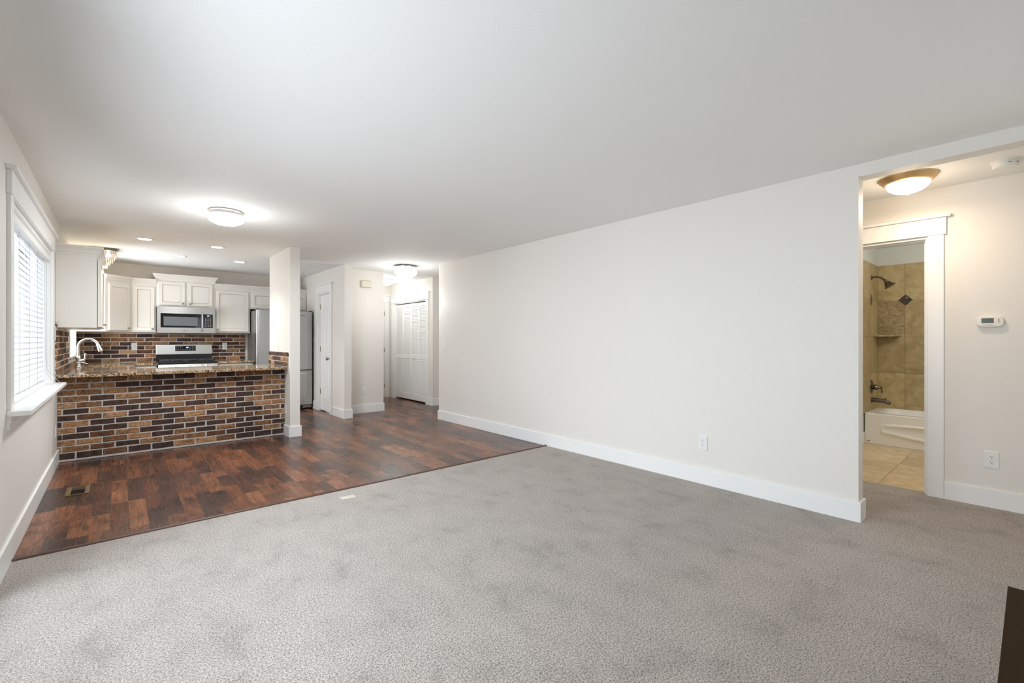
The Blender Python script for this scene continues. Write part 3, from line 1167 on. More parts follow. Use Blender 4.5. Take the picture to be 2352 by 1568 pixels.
# window-wall cabinet seen end on
c = thing('wall_cabinet', 'cream wall cabinet hung end on beside the dining window', 'wall cabinet', (-.31, 6.95, UB))
XF = -.166
MB().box(L + .001, XF, 6.30, 7.62, UB, UT + .012).build('body', M['cabinet'], c, bevel=0.002)
mb = MB().sweep([(L + .001, 6.30), (XF + .006, 6.30), (XF + .006, 7.62)], [(o, UT - .004 + h) for o, h in CROWN], side=1)
mb.build('crown_molding', M['cabinet'], c)
for q in range(2):
    ya = 6.325 + q * .645
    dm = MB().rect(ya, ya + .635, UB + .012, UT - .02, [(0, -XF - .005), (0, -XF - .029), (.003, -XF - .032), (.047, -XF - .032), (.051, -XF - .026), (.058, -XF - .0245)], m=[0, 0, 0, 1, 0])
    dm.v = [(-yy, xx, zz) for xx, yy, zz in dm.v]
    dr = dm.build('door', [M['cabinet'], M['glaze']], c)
    km = MB().lathe([(.0, 0), (.007, 0), (.006, .012), (.014, .018), (.0155, .024), (.012, .030), (0, .032)], (0, 0, 0), axis='x', seg=16)
    ky = ya + (.60 if q == 0 else .035)
    km.v = [(x + XF + .032, y + ky, z + UB + .05) for x, y, z in km.v]
    km.build('knob', M['knob'], dr, smooth=True)
kp = thing

# diagonal corner cabinet
c = thing('corner_cabinet', 'cream diagonal corner cabinet to the sink side of the stove', 'wall cabinet', (-.1, 9.2, UB))
A, B = Vector((-.142, 8.735)), Vector((.150, UF))
poly = [(L + .001, YBACK - .001), (L + .001, A.y), (A.x, A.y), (B.x, B.y), (B.x, YBACK - .001)]
MB().prism(poly, lambda p, a: (p[0], p[1], a), UB, UT).build('body', M['cabinet'], c)
mb = MB().sweep([(L + .001, A.y), (A.x, A.y), (B.x, B.y)], [(o, UT - .004 + h) for o, h in CROWN], side=1)
mb.build('crown_molding', M['cabinet'], c)
dl = (B - A).length
ang = math.atan2(B.y - A.y, B.x - A.x)
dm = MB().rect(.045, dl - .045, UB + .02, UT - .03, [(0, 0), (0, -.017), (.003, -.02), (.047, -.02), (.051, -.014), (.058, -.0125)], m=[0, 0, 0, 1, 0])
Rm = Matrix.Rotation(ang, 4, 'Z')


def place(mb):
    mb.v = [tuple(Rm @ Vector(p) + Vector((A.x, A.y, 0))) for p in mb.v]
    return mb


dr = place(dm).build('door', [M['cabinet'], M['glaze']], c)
place(MB().lathe([(.0, 0), (.007, 0), (.006, .012), (.014, .018), (.0155, .024), (.012, .030), (0, .032)], (dl - .075, -.02, UB + .055), axis='-y', seg=16)).build('knob', M['knob'], dr, smooth=True)

# narrow upper between corner and microwave
c = thing('wall_cabinet', 'narrow cream wall cabinet between the corner unit and the microwave', 'wall cabinet', (.30, 9.19, UB))
MB().box(.152, .449, UF, YBACK - .001, UB, UT).build('body', M['cabinet'], c)
crown(c, [(.150, UF), (.449, UF)], UT - .004)
cab_door(c, .172, .428, UB + .02, UT - .03, UF - DT, knob=(.402, UB + .055))

# raised cabinet over the microwave
c = thing('wall_cabinet', 'raised cream two door cabinet over the microwave', 'wall cabinet', (.83, 9.19, 1.775))
MF = UF - .012
MB().box(.450, 1.218, MF, YBACK - .001, 1.772, 2.195).build('body', M['cabinet'], c)
crown(c, [(.450, YBACK - .001), (.450, MF), (1.218, MF), (1.218, YBACK - .001)], 2.191)
cab_door(c, .477, .815, 1.795, 2.170, MF - DT, knob=(.785, 1.832))
cab_door(c, .855, 1.190, 1.795, 2.170, MF - DT, knob=(.885, 1.832))

# single door upper between stove and refrigerator
c = thing('wall_cabinet', 'wide single door cream cabinet between microwave and refrigerator', 'wall cabinet', (1.48, 9.19, UB))
MB().box(1.219, 1.745, UF, YBACK - .001, UB, UT).build('body', M['cabinet'], c)
crown(c, [(1.219, UF), (1.746, UF)], UT - .004)
cab_door(c, 1.243, 1.722, UB + .02, UT - .025, UF - DT, knob=(1.270, UB + .055))

# over the refrigerator
c = thing('wall_cabinet', 'short cream two door cabinet above the refrigerator', 'wall cabinet', (2.22, 9.19, 1.80))
MB().box(1.746, 2.693, UF, YBACK - .001, 1.79, UT).build('body', M['cabinet'], c)
crown(c, [(1.746, UF), (2.693, UF)], UT - .004)
cab_door(c, 1.775, 2.205, 1.81, UT - .025, UF - DT, knob=(2.175, 1.845))
cab_door(c, 2.235, 2.668, 1.81, UT - .025, UF - DT, knob=(2.265, 1.845))

# base cabinets
c = thing('base_cabinet', 'cream base cabinet under the sink worktop behind the peninsula', 'base cabinet', (-.16, 8.2, 0))
MB().box(L + .002, .08, 7.11, YBACK - .002, 0, .10).box(L + .002, .14, 7.11, YBACK - .002, .10, .63).box(.12, .14, 7.11, YBACK - .002, .63, CB - .002).build('body', M['cabinet'], c)
c = thing('base_cabinet', 'narrow cream base cabinet on the sink side of the stove', 'base cabinet', (.3, 9.0, 0))
MB().box(.142, .447, 8.80, YBACK - .002, 0, .10).box(.142, .447, 8.745, YBACK - .002, .10, CB - .002).build('body', M['cabinet'], c)
cab_door(c, .165, .430, .70, CB - .012, 8.725, name='drawer', knob=(.30, .775))
cab_door(c, .165, .430, .13, .68, 8.725, knob=(.40, .64))
c = thing('base_cabinet', 'cream base cabinet between the stove and the refrigerator', 'base cabinet', (1.48, 9.0, 0))
MB().box(1.224, 1.744, 8.80, YBACK - .002, 0, .10).box(1.224, 1.744, 8.745, YBACK - .002, .10, CB - .002).build('body', M['cabinet'], c)
cab_door(c, 1.245, 1.725, .70, CB - .012, 8.725, name='drawer', knob=(1.48, .775))
cab_door(c, 1.245, 1.480, .13, .68, 8.725, knob=(1.455, .64))
cab_door(c, 1.490, 1.725, .13, .68, 8.725, knob=(1.515, .64))

# ------------------------------------------------------------------ appliances
mw = thing('microwave_oven', 'stainless steel microwave mounted over the stove', 'microwave', (.834, 9.13, 1.345))
MY = 8.945
MB().box(.454, 1.214, MY + .02, YBACK - .016, 1.345, 1.768).build('body', M['black'], mw)
mb = MB()
# bowed stainless front with a cut-out for the window and keypad
cs = []
for k in range(13):
    s = k / 12
    cs.append((.454 + .760 * s, MY - .012 * (1 - (2 * s - 1) ** 2)))


def bow(x):
    s = (x - .454) / .760
    return MY - .012 * (1 - (2 * s - 1) ** 2)


def front(mb, xa, xb, za, zb, dy, m=0, n=10):
    lo = [(xa + (xb - xa) * k / n) for k in range(n + 1)]
    loops = []
    for x in lo:
        yb = bow(x) - dy
        loops.append([(x, yb, za), (x, yb, zb), (x, yb + .016, zb), (x, yb + .016, za)])
    mb.loops(loops, m)


front(mb, .454, 1.214, 1.664, 1.768, 0)
front(mb, .454, 1.214, 1.354, 1.440, 0)
front(mb, .454, .497, 1.440, 1.664, 0)
front(mb, 1.186, 1.214, 1.440, 1.664, 0)
front(mb, 1.028, 1.050, 1.440, 1.664, -.002)
mb.build('door', M['steel'], mw, smooth=True, angle=30)
mb = MB()
front(mb, .497, 1.028, 1.440, 1.664, -.001)
wd = mb.build('door_window', M['blackglass'], mw, smooth=True, angle=30)
mb = MB()
front(mb, .535, .975, 1.470, 1.612, .0002)
mb.build('window_screen', M['ovenglass'], wd, smooth=True, angle=30)
mb = MB()
front(mb, 1.050, 1.186, 1.440, 1.664, -.001, n=4)
kp = mb.build('keypad', M['blackglass'], mw, smooth=True, angle=30)
mb = MB()
for r_ in range(8):
    for q in range(3):
        x = 1.085 + q * .032 + (.004 if r_ > 5 else 0)
        z = 1.600 - r_ * .019
        y = bow(x) - .0016
        MB().box(x - .006, x + .006, y, y + .002, z - .0028, z + .0028).build('key', M['mark'], kp)
mb = MB()
for x in (1.112, 1.128):
    y = bow(x) - .0018
    mb.box(x - .005, x + .005, y, y + .002, 1.632, 1.646)
mb.build('clock_digits', M['bluedigit'], kp)
mb = MB()
for x in (.775, .792, .800, .808, .816):
    y = bow(x) - .0012
    mb.box(x - .0025, x + .0025, y, y + .002, 1.392, 1.400)
mb.build('badge', M['slot'], mw)
MB().tube([(1.036, bow(1.036) + .002, 1.696), (1.036, bow(1.036) - .030, 1.690), (1.036, bow(1.036) - .042, 1.60), (1.036, bow(1.036) - .045, 1.54), (1.036, bow(1.036) - .042, 1.48),
           (1.036, bow(1.036) - .030, 1.395), (1.036, bow(1.036) + .002, 1.388)], .011, 12).build('handle', M['steel'], mw, smooth=True)

rg = thing('gas_range', 'stainless steel gas range with black cooktop and rear control panel', 'stove', (.837, 9.0, 0))
X0, X1 = .456, 1.216
RF = 8.700
MB().box(X0, X1, RF + .035, YBACK - .02, .06, .868).box(X0 + .02, X1 - .02, RF + .08, YBACK - .05, 0, .06).build('body', M['black'], rg)
mb = MB().loops([[(X0 - .002, RF - .008, .866), (X1 + .002, RF - .008, .866), (X1 + .002, YBACK - .075, .866), (X0 - .002, YBACK - .075, .866)],
                 [(X0 - .002, RF - .008, .896), (X1 + .002, RF - .008, .896), (X1 + .002, YBACK - .075, .896), (X0 - .002, YBACK - .075, .896)],
                 [(X0 + .008, RF + .004, .903), (X1 - .008, RF + .004, .903), (X1 - .008, YBACK - .08, .903), (X0 + .008, YBACK - .08, .903)],
                 [(X0 + .03, RF + .05, .893), (X1 - .03, RF + .05, .893), (X1 - .03, YBACK - .10, .893), (X0 + .03, YBACK - .10, .893)]])
mb.build('cooktop', M['black'], rg)
mb = MB().prism([(RF - .004, .866), (RF + .035, .866), (RF + .035, .775), (RF - .022, .775), (RF - .022, .790)], lambda p, a: (a, p[0], p[1]), X0, X1)
fp = mb.build('control_panel', M['steel'], rg)
for x in (.595, .680, .838, .985, 1.065):
    kb = MB().lathe([(.0, 0), (.024, 0), (.024, .012), (.020, .014), (.0185, .034), (.0, .036)], (0, 0, 0), axis='-y', seg=20)
    kb.box(-.004, .004, -.042, -.012, -.019, .019)
    tl = Matrix.Rotation(math.radians(-14), 4, 'X')
    kb.v = [tuple(tl @ Vector(p) + Vector((x, RF - .013, .828))) for p in kb.v]
    kb.build('burner_knob', M['steel'], rg, smooth=True)
for ga, gb in ((X0 + .03, X0 + .262), (X0 + .268, X1 - .268), (X1 - .262, X1 - .03)):
    mb = MB()
    ya, yb = RF + .055, YBACK - .11
    zt = .932
    bw = .008
    mb.box(ga, gb, ya, ya + 2 * bw, zt - .014, zt).box(ga, gb, yb - 2 * bw, yb, zt - .014, zt)
    mb.box(ga, ga + 2 * bw, ya, yb, zt - .014, zt).box(gb - 2 * bw, gb, ya, yb, zt - .014, zt)
    mb.box(ga, gb, (ya + yb) / 2 - bw, (ya + yb) / 2 + bw, zt - .014, zt)
    mb.box((ga + gb) / 2 - bw, (ga + gb) / 2 + bw, ya, ya + .11, zt - .012, zt).box((ga + gb) / 2 - bw, (ga + gb) / 2 + bw, yb - .11, yb, zt - .012, zt)
    for xx in (ga, gb - 2 * bw):
        for yy in (ya, yb - 2 * bw):
            mb.box(xx, xx + 2 * bw, yy, yy + 2 * bw, .893, zt - .01)
    mb.build('grate', M['iron'], rg, bevel=0.002)
for x in (X0 + .145, .837, X1 - .145):
    for y in (RF + .18, YBACK - .235):
        MB().lathe([(.05, .893), (.05, .903), (.036, .905), (.036, .914), (0, .916)], (x, y, 0), seg=24).build('burner', M['iron'], rg, smooth=True)
GY = YBACK - .018
MB().prism([(GY - .055, .893), (GY, .893), (GY, 1.01), (GY - .055, 1.01)], lambda p, a: (a, p[0], p[1]), X0 + .006, X1 - .004).build('backguard_base', M['black'], rg)
bg = MB().prism([(GY - .064, 1.006), (GY, 1.0), (GY, 1.160), (GY - .03, 1.173), (GY - .052, 1.168)], lambda p, a: (a, p[0], p[1]), X0, X1)
bgp = bg.build('backguard', M['steel'], rg, bevel=0.004)


def bgf(z):
    return GY - .064 + .012 * (z - 1.006) / .162 - .0015


mb = MB()
xa, xb = .706, .985
mb.add([(xa, bgf(1.062), 1.062), (xb, bgf(1.062), 1.062), (xb, bgf(1.150), 1.150), (xa, bgf(1.150), 1.150),
        (xa, bgf(1.062) + .004, 1.062), (xb, bgf(1.062) + .004, 1.062), (xb, bgf(1.150) + .004, 1.150), (xa, bgf(1.150) + .004, 1.150)],
       [(0, 1, 2, 3), (0, 4, 5, 1), (1, 5, 6, 2), (2, 6, 7, 3), (3, 7, 4, 0)])
dp = mb.build('display', M['blackglass'], bgp)
mb = MB()
for z, xs in ((1.134, (.720, .750, .776, .798)), (1.113, (.720, .748, .776)), (1.085, (.718, .744, .770, .796, .820, .845, .870, .896)), (1.12, (.962,)), (1.09, (.962,))):
    for x in xs:
        MB().box(x - .007, x + .007, bgf(z) - .001, bgf(z) + .002, z - .003, z + .003).build('key', M['mark'], dp)
for x in (.896, .916, .937):
    for z in (1.135, 1.122, 1.109, 1.096, 1.083):
        MB().box(x - .003, x + .003, bgf(z) - .001, bgf(z) + .002, z - .003, z + .003).build('key', M['mark'], dp)
mb = MB()
for x in (.862, .876):
    mb.box(x - .006, x + .006, bgf(1.118) - .0012, bgf(1.118) + .002, 1.110, 1.127)
mb.build('clock_digits', M['bluedigit'], dp)
od = MB().box(X0 + .004, X1 - .004, RF - .012, RF + .035, .24, .770).build('oven_door', M['steel'], rg, bevel=0.003)
MB().box(X0 + .12, X1 - .12, RF - .014, RF, .36, .62).build('oven_window', M['blackglass'], od)
MB().tube([(X0 + .06, RF - .01, .72), (X0 + .06, RF - .05, .72), (X1 - .06, RF - .05, .72), (X1 - .06, RF - .01, .72)], .011, 12).build('handle', M['steel'], od, smooth=True)
MB().box(X0 + .004, X1 - .004, RF - .008, RF + .035, .075, .232).build('drawer', M['steel'], rg, bevel=0.003)

fr = thing('refrigerator', 'stainless steel bottom freezer refrigerator in the corner behind the pillar', 'refrigerator', (2.21, 8.97, 0))
FX0, FX1, FY = 1.757, 2.668, 8.60
MB().box(FX0 + .003, FX1 - .003, FY + .07, YBACK - .03, .03, 1.745).build('body', plain('grey_fridge_side', (0.30, 0.29, 0.28), 0.35, metal=0.7), fr, bevel=0.004)


def fdoor(name, xa, xb, za, zb):
    mb = MB()
    pr = []
    n = 12
    for k in range(n + 1):
        s = k / n
        x = xa + (xb - xa) * s
        e_ = min(x - xa, xb - x)
        r_ = .035
        y = FY + (r_ - math.sqrt(max(0, r_ * r_ - (r_ - min(e_, r_)) ** 2))) * .9
        pr.append((x, y))
    xs_ = [xa, xa + .004, xa + .012, xa + .035] + [xa + .035 + (xb - xa - .07) * k / 6 for k in range(1, 6)] + [xb - .035, xb - .012, xb - .004, xb]
    loops = []
    for x in xs_:
        e_ = min(x - xa, xb - x)
        y = FY + (.035 - math.sqrt(max(0, .035 ** 2 - (.035 - min(e_, .035)) ** 2))) * .8 - .004 * (1 - (2 * (x - xa) / (xb - xa) - 1) ** 2)
        loops.append([(x, y, za), (x, y, zb), (x, FY + .064, zb), (x, FY + .064, za)])
    mb.loops(loops)
    return mb.build(name, M['steel'], fr, smooth=True, angle=40)


mid = (FX0 + FX1) / 2
fdoor('fridge_door', FX0, mid - .003, .715, 1.758)
fd = fdoor('fridge_door', mid + .003, FX1, .715, 1.758)
fz = fdoor('freezer_drawer', FX0, FX1, .085, .695)
for x in (mid - .05, mid + .05):
    MB().tube([(x, FY - .003, .80), (x, FY - .05, .82), (x, FY - .055, 1.2), (x, FY - .05, 1.58), (x, FY - .003, 1.6)], .012, 12).build('door_handle', M['steel'], fr, smooth=True)
MB().tube([(FX0 + .12, FY - .004, .645), (FX0 + .14, FY - .05, .645), (FX1 - .14, FY - .05, .645), (FX1 - .12, FY - .004, .645)], .014, 12).build('freezer_handle', plain('bright_handle', (0.78, 0.77, 0.75), 0.3, metal=0.8), fz, smooth=True)
MB().box(FX0 + .01, FX1 - .01, FY + .02, FY + .07, .012, .08).build('toe_grille', M['black'], fr)
MB().box(FX1 - .17, FX1 - .02, FY + .012, FY + .02, .03, .075).build('grille_vent', plain('grille_grey', (0.25, 0.24, 0.22), 0.5), fr)
MB().box(2.46, 2.545, FY - .0055, FY, 1.672, 1.686).build('badge', plain('badge_grey', (0.22, 0.22, 0.22), 0.3, metal=0.8), fd)
for x in (FX0, FX1 - .05):
    MB().box(x, x + .05, FY + .03, FY + .10, 1.745, 1.772).build('hinge_cover', M['black'], fr)


# ------------------------------------------------------------------ outlets and switches
def outlet(loc, rotz, label, w=.072, h=.116, t=.006):
    o = thing('wall_outlet', label, 'outlet', loc, rotz, local=True)
    MB().rect(-w / 2, w / 2, -h / 2, h / 2, [(0, 0), (0, -t + .002), (.003, -t)]).build('cover_plate', M['plastic'], o)
    for s in (-1, 1):
        z = s * .0195
        mb = MB()
        pts = []
        for k in range(16):
            a = 2 * PI * k / 16
            pts.append((.017 * math.cos(a), z + max(-.0135, min(.0135, .0175 * math.sin(a)))))
        mb.poly(pts, [(0, -t), (.0005, -t - .0018), (.0015, -t - .002)])
        f = mb.build('socket', M['plastic'], o)
        q = -t - .0024
        MB().box(-.0078, -.0056, q, q + .002, z - .001, z + .0075).box(.0056, .0078, q, q + .002, z - .001, z + .0065).box(-.0022, .0022, q, q + .002, z - .0095, z - .0055).build('slots', M['slot'], f)
    MB().lathe([(0, 0), (.003, 0), (.003, .001), (0, .0012)], (0, -t, 0), axis='-y', seg=10).build('screw', M['nickel'], o)
    return o


def switch(loc, rotz, label, gangs=1, rocker=False, t=.006):
    w, h = .072 + .046 * (gangs - 1), .116
    o = thing('light_switch', label, 'light switch', loc, rotz, local=True)
    MB().rect(-w / 2, w / 2, -h / 2, h / 2, [(0, 0), (0, -t + .002), (.003, -t)]).build('cover_plate', M['plastic'], o)
    for g in range(gangs):
        x = (g - (gangs - 1) / 2) * .046
        mb = MB()
        if rocker:
            mb.prism([(-t, -.033), (-t - .003, -.033), (-t - .001, .033), (-t, .033)], lambda p, a: (a, p[0], p[1]), x - .0165, x + .0165)
        else:
            mb.prism([(-t, -.012), (-t - .002, -.012), (-t - .011, .004), (-t - .009, .010), (-t, .008)], lambda p, a: (a, p[0], p[1]), x - .005, x + .005)
        mb.build('toggle', M['plastic'], o)
    return o


outlet((R, 1.876, .355), FACE_R, 'white duplex outlet low on the long wall nearer the hallway', w=.080, h=.124, t=.011)
outlet((R, 4.762, .362), FACE_R, 'white duplex outlet low on the long wall over the wood floor')
switch((R, 5.978, 1.159), FACE_R, 'white toggle switch at the far end of the long blank wall')
outlet((HALL, .208, .354), FACE_R, 'white duplex outlet below the thermostat in the hallway', w=.078, h=.122)
outlet((3.182, 7.528, .367), 0, 'white duplex outlet on the short entry wall below the chime')
switch((2.695, 7.366, 1.156), FACE_R, 'white toggle switch beside the pantry door')
outlet((.191, YBACK - .016, 1.139), 0, 'white outlet in the brick backsplash under the corner cabinet')
outlet((1.412, YBACK - .016, 1.134), 0, 'white outlet in the brick backsplash between stove and refrigerator')
switch((L + .016, 7.293, 1.168), FACE_L, 'white switch plate in the brick beside the kitchen window')
outlet((1.657, 6.44, .338), FACE_R, 'white outlet low on the pillar above its baseboard')
switch((1.657, 6.80, 1.152), FACE_R, 'white switch plate above the pillar brick splash nearer the dining side', rocker=True, t=.005)
switch((1.657, 7.05, 1.152), FACE_R, 'white switch plate above the pillar brick splash nearer the kitchen side', rocker=True, t=.005)
outlet((L, 6.30, .345), FACE_L, 'white outlet low on the window wall beside the brick peninsula')

# ------------------------------------------------------------------ small wall and floor fittings
t_ = thing('thermostat', 'white digital thermostat on the hallway wall', 'thermostat', (HALL, .216, 1.376), FACE_R)
w_, h_ = .146, .082
oval = []
for k in range(32):
    a = 2 * PI * k / 32
    ca, sa = math.cos(a), math.sin(a)
    oval.append((w_ / 2 * math.copysign(abs(ca) ** .42, ca), h_ / 2 * math.copysign(abs(sa) ** .75, sa)))
MB().poly(oval, [(0, 0), (0, -.018), (.002, -.024), (.006, -.027), (.012, -.028)]).build('body', plain('warm_white_plastic', (0.78, 0.755, 0.70), 0.4), t_, smooth=True, angle=25)
MB().box(-.043, .020, -.0290, -.026, -.009, .026).build('display', M['lcd'], t_)
mb = MB()
for x in (-.031, -.012, .008):
    mb.box(x - .0065, x + .0065, -.0295, -.026, -.027, -.021)
mb.build('buttons', plain('button_grey', (0.48, 0.43, 0.35), 0.5), t_)
MB().poly([(.040, .009), (.0505, .009), (.046, .023), (.0445, .023)], [(0, -.0275), (.0012, -.0300)]).poly([(.040, .006), (.0445, -.008), (.046, -.008), (.0505, .006)], [(0, -.0275), (.0012, -.0300)]).build('arrow_buttons', plain('arrow_grey', (0.36, 0.31, 0.23), 0.5), t_)

ch = thing('door_chime', 'ivory door chime box high on the short entry wall', 'door chime', (3.204, 7.528, 2.20), 0, local=True)
MB().rect(-.088, .088, -.055, .055, [(0, 0), (0, -.040), (.006, -.048), (.012, -.050)]).build('cover', M['ivory'], ch, bevel=0.003)
MB().box(-.084, .084, -.012, 0, -.059, -.052).build('chime_base', plain('tan_chime_base', (0.42, 0.37, 0.29), 0.5), ch)  # thin tan strip along the bottom of the ivory cover

sd = thing('smoke_detector', 'round white smoke detector on the hallway ceiling', 'smoke detector', (4.500, .128, H))
sx, sy = 4.500, .128
MB().lathe([(.070, H), (.070, H - .010), (.064, H - .013)], (sx, sy, 0), seg=36).build('mounting_ring', M['plastic'], sd, smooth=True)
MB().lathe([(.060, H - .012), (.062, H - .036), (.056, H - .043), (.0, H - .045)], (sx, sy, 0), seg=36).build('body', M['plastic'], sd, smooth=True)
for a in (1.12, 1.36):
    a *= PI
    vs = MB().tube([(sx + .0625 * math.cos(a + q * .05), sy + .0625 * math.sin(a + q * .05), H - .022) for q in range(-3, 4)], .0022, 6)
    vs.build('vent_slot', plain('vent_brown', (0.30, 0.25, 0.17), 0.6), sd)

fv = thing('floor_register', 'brown metal floor register in the wood floor beside the window wall', 'floor vent', (-.251, 5.175, -.004))
mb = MB()
for (xa, xb, ya, yb) in ((-.322, -.292, 5.04, 5.31), (-.208, -.178, 5.04, 5.31), (-.292, -.208, 5.04, 5.058), (-.292, -.208, 5.292, 5.31)):
    mb.box(xa, xb, ya, yb, -.004, .002)
mb.build('frame', plain('bronze_register', (0.15, 0.085, 0.035), 0.5, spec=0.3), fv)
MB().box(-.292, -.208, 5.058, 5.292, -.0035, -.0025).build('duct_opening', M['gapdark'], fv)
mb = MB()
for k in range(4):
    y = 5.20 + k * .024
    mb.box(-.292, -.208, y, y + .016, -.0025, .0005)
mb.build('louvers', plain('bronze_louver', (0.07, 0.045, 0.02), 0.6, spec=0.2), fv)

cv = thing('floor_register', 'small beige floor register sunk in the carpet by the wood edge', 'floor vent', (1.366, 3.543, 0))
mb = MB()
mb.prism([(1.312, 3.585), (1.425, 3.572), (1.418, 3.512), (1.317, 3.522)], lambda p, a: (p[0], p[1], a), -.002, .004)
mb.build('cover', plain('beige_register', (0.62, 0.57, 0.49), 0.5), cv)

tb = thing('coffee_table', 'dark brown laminate low table at the bottom corner by the carpet', 'low table', (1.5, -.25, 0))
MB().box(.90, 2.160, -.50, .056, .415, .450).build('table_top', M['darkwood'], tb, bevel=0.002)
for x in (.95, 2.06):
    for y in (-.46, -.04):
        MB().box(x, x + .05, y, y + .05, 0, .415).build('leg', M['darkwood'], tb)
MB().box(1.0, 2.06, -.42, -.02, .36, .415).build('apron', M['darkwood'], tb)

# ------------------------------------------------------------------ lights of the house
lt = thing('ceiling_light', 'round flush ceiling light with nickel rim over the dining area', 'ceiling light', (.757, 4.935, H))
lx, ly = .757, 4.935
MB().lathe([(.135, H), (.140, H - .004), (.140, H - .014), (.136, H - .017), (.134, H - .052), (.11, H - .052)], (lx, ly, 0), seg=48, cap1=False).build('rim', M['nickel'], lt, smooth=True)
pr = [(.120, H - .035), (.146, H - .046), (.152, H - .060), (.148, H - .078), (.130, H - .100), (.095, H - .118), (.05, H - .127), (0, H - .129)]
MB().lathe(pr, (lx, ly, 0), seg=48).build('glass_bowl', M['glass_on'], lt, smooth=True)
lamp('bulb_dining', lt, (0, 0, -.36), 9, NEUTRAL, .16)
dn_ = area('bowl_glow', (0, 0, -.14), (0, 0, -1), .26, .26, 30, (0.90, 0.965, 1.0))
dn_.data.shape = 'DISK'
dn_.parent = lt

cans = [(.235, 6.916, 'over the peninsula nearest the window wall'), (.964, 6.916, 'over the peninsula nearest the pillar'),
        (.652, 7.988, 'deeper in the kitchen in line with the stove\'s sink side'), (1.409, 7.997, 'deeper in the kitchen toward the refrigerator')]
first = None
for (x, y, where) in cans:
    if first is None:
        o = thing('recessed_light', '', 'recessed light', (x, y, H), local=True, group='recessed kitchen downlights')
        MB().lathe([(.094, 0), (.094, -.004), (.086, -.007), (.066, -.0045), (.062, .0)], (0, 0, 0), seg=36, cap0=False, cap1=False).build('trim_ring', M['plastic'], o, smooth=True)
        MB().lathe([(.063, -.0005), (.063, -.0030), (0, -.0055)], (0, 0, 0), seg=32).build('lens', M['glass_can'], o, smooth=True)
        lamp('downlight', o, (0, 0, -.02), 42, NEUTRAL, .05, 'SPOT', math.radians(118))
        first = o
    else:
        o = dup(first, (x, y, H))
    o['label'] = 'lit recessed downlight ' + where


def crystal(mb, x, y, z, r, h):
    lp = [(0.25, 0), (1, -.28), (1, -.55), (.15, -1)]
    mb.lathe([(r * a, z + h * b) for a, b in lp], (x, y, 0), seg=5)


# crystal flush mount in the entry
cr = thing('crystal_light', 'round crystal flush ceiling light in the entry', 'ceiling light', (3.500, 6.645, H))
px, py = 3.500, 6.645
MB().lathe([(.165, H), (.172, H - .003), (.172, H - .026), (.150, H - .030)], (px, py, 0), seg=40).build('canopy', plain('dark_chrome', (0.20, 0.185, 0.175), 0.25, metal=0.9), cr, smooth=True)
mb = MB()
for (rr, z, n, hh, cr_) in ((.178, H - .026, 40, .040, .010), (.180, H - .062, 40, .040, .010), (.178, H - .098, 40, .044, .010), (.150, H - .110, 32, .055, .011), (.120, H - .130, 26, .055, .011), (.082, H - .146, 18, .060, .011), (.04, H - .150, 9, .062, .011)):
    for k in range(n):
        a = 2 * PI * k / n
        crystal(mb, px + rr * math.cos(a), py + rr * math.sin(a), z, cr_, hh)
mb.build('crystal_fringe', M['crystal'], cr)
mb = MB()
for k in range(4):
    a = 2 * PI * k / 4 + .4
    mb.lathe([(0, H - .03), (.016, H - .04), (.026, H - .075), (.020, H - .1), (0, H - .112)], (px + .075 * math.cos(a), py + .075 * math.sin(a), 0), seg=12)
mb.build('bulbs', M['bulb'], cr, smooth=True)
lamp('bulb_entry', cr, (0, 0, -.55), 14, NEUTRAL, .14)

# stepped crystal light over the sink
cr = thing('crystal_light', 'stepped crystal ceiling light over the kitchen sink with dark square canopy', 'ceiling light', (-.150, 8.02, H))
px, py = -.150, 8.02
MB().box(px - .135, px + .135, py - .135, py + .135, H - .030, H).build('canopy', M['bronze'], cr, bevel=0.003)
mb = MB()
for (rr, z, n, hh) in ((.128, H - .030, 14, .045), (.126, H - .062, 13, .050), (.108, H - .095, 11, .050), (.088, H - .130, 9, .048), (.064, H - .165, 7, .048), (.036, H - .200, 5, .055)):
    for k in range(n):
        for e_ in range(4):
            s = -rr + 2 * rr * k / n
            x, y = ((s, -rr), (rr, s), (-s, rr), (-rr, -s))[e_]
            crystal(mb, px + x, py + y, z, .0088, hh)
mb.build('crystal_fringe', M['crystal'], cr)
mb = MB()
for s in (-.05, .05):
    mb.lathe([(0, H - .03), (.014, H - .04), (.024, H - .075), (.018, H - .1), (0, H - .112)], (px + s, py, 0), seg=12)
mb.build('bulbs', M['bulb_warm'], cr, smooth=True)
lamp('bulb_sink', cr, (0, -.0, -.30), 6, WARM, .08)


def dome(loc, label, r, rim, glass, power, col, name, finial=True):
    o = thing('ceiling_light', label, 'ceiling light', loc, local=True)
    MB().lathe([(r, 0), (r, -.006), (r * .975, -.010), (r * .95, -.018), (r * .90, -.024), (r * .86, -.034), (r * .80, -.044), (r * .74, -.046)], seg=48, cap1=False).build('rim', rim, o, smooth=True)
    MB().lathe([(r * .74, -.040), (r * .735, -.052), (r * .66, -.078), (r * .50, -.100), (r * .28, -.114), (0, -.118)], seg=48).build('glass_bowl', glass, o, smooth=True)
    if finial:
        MB().lathe([(.004, -.114), (.018, -.119), (.017, -.124), (.008, -.130), (0, -.131)], seg=16).build('finial', rim, o, smooth=True)
    lamp(name, o, (0, 0, -.19), power, col, .10)
    return o


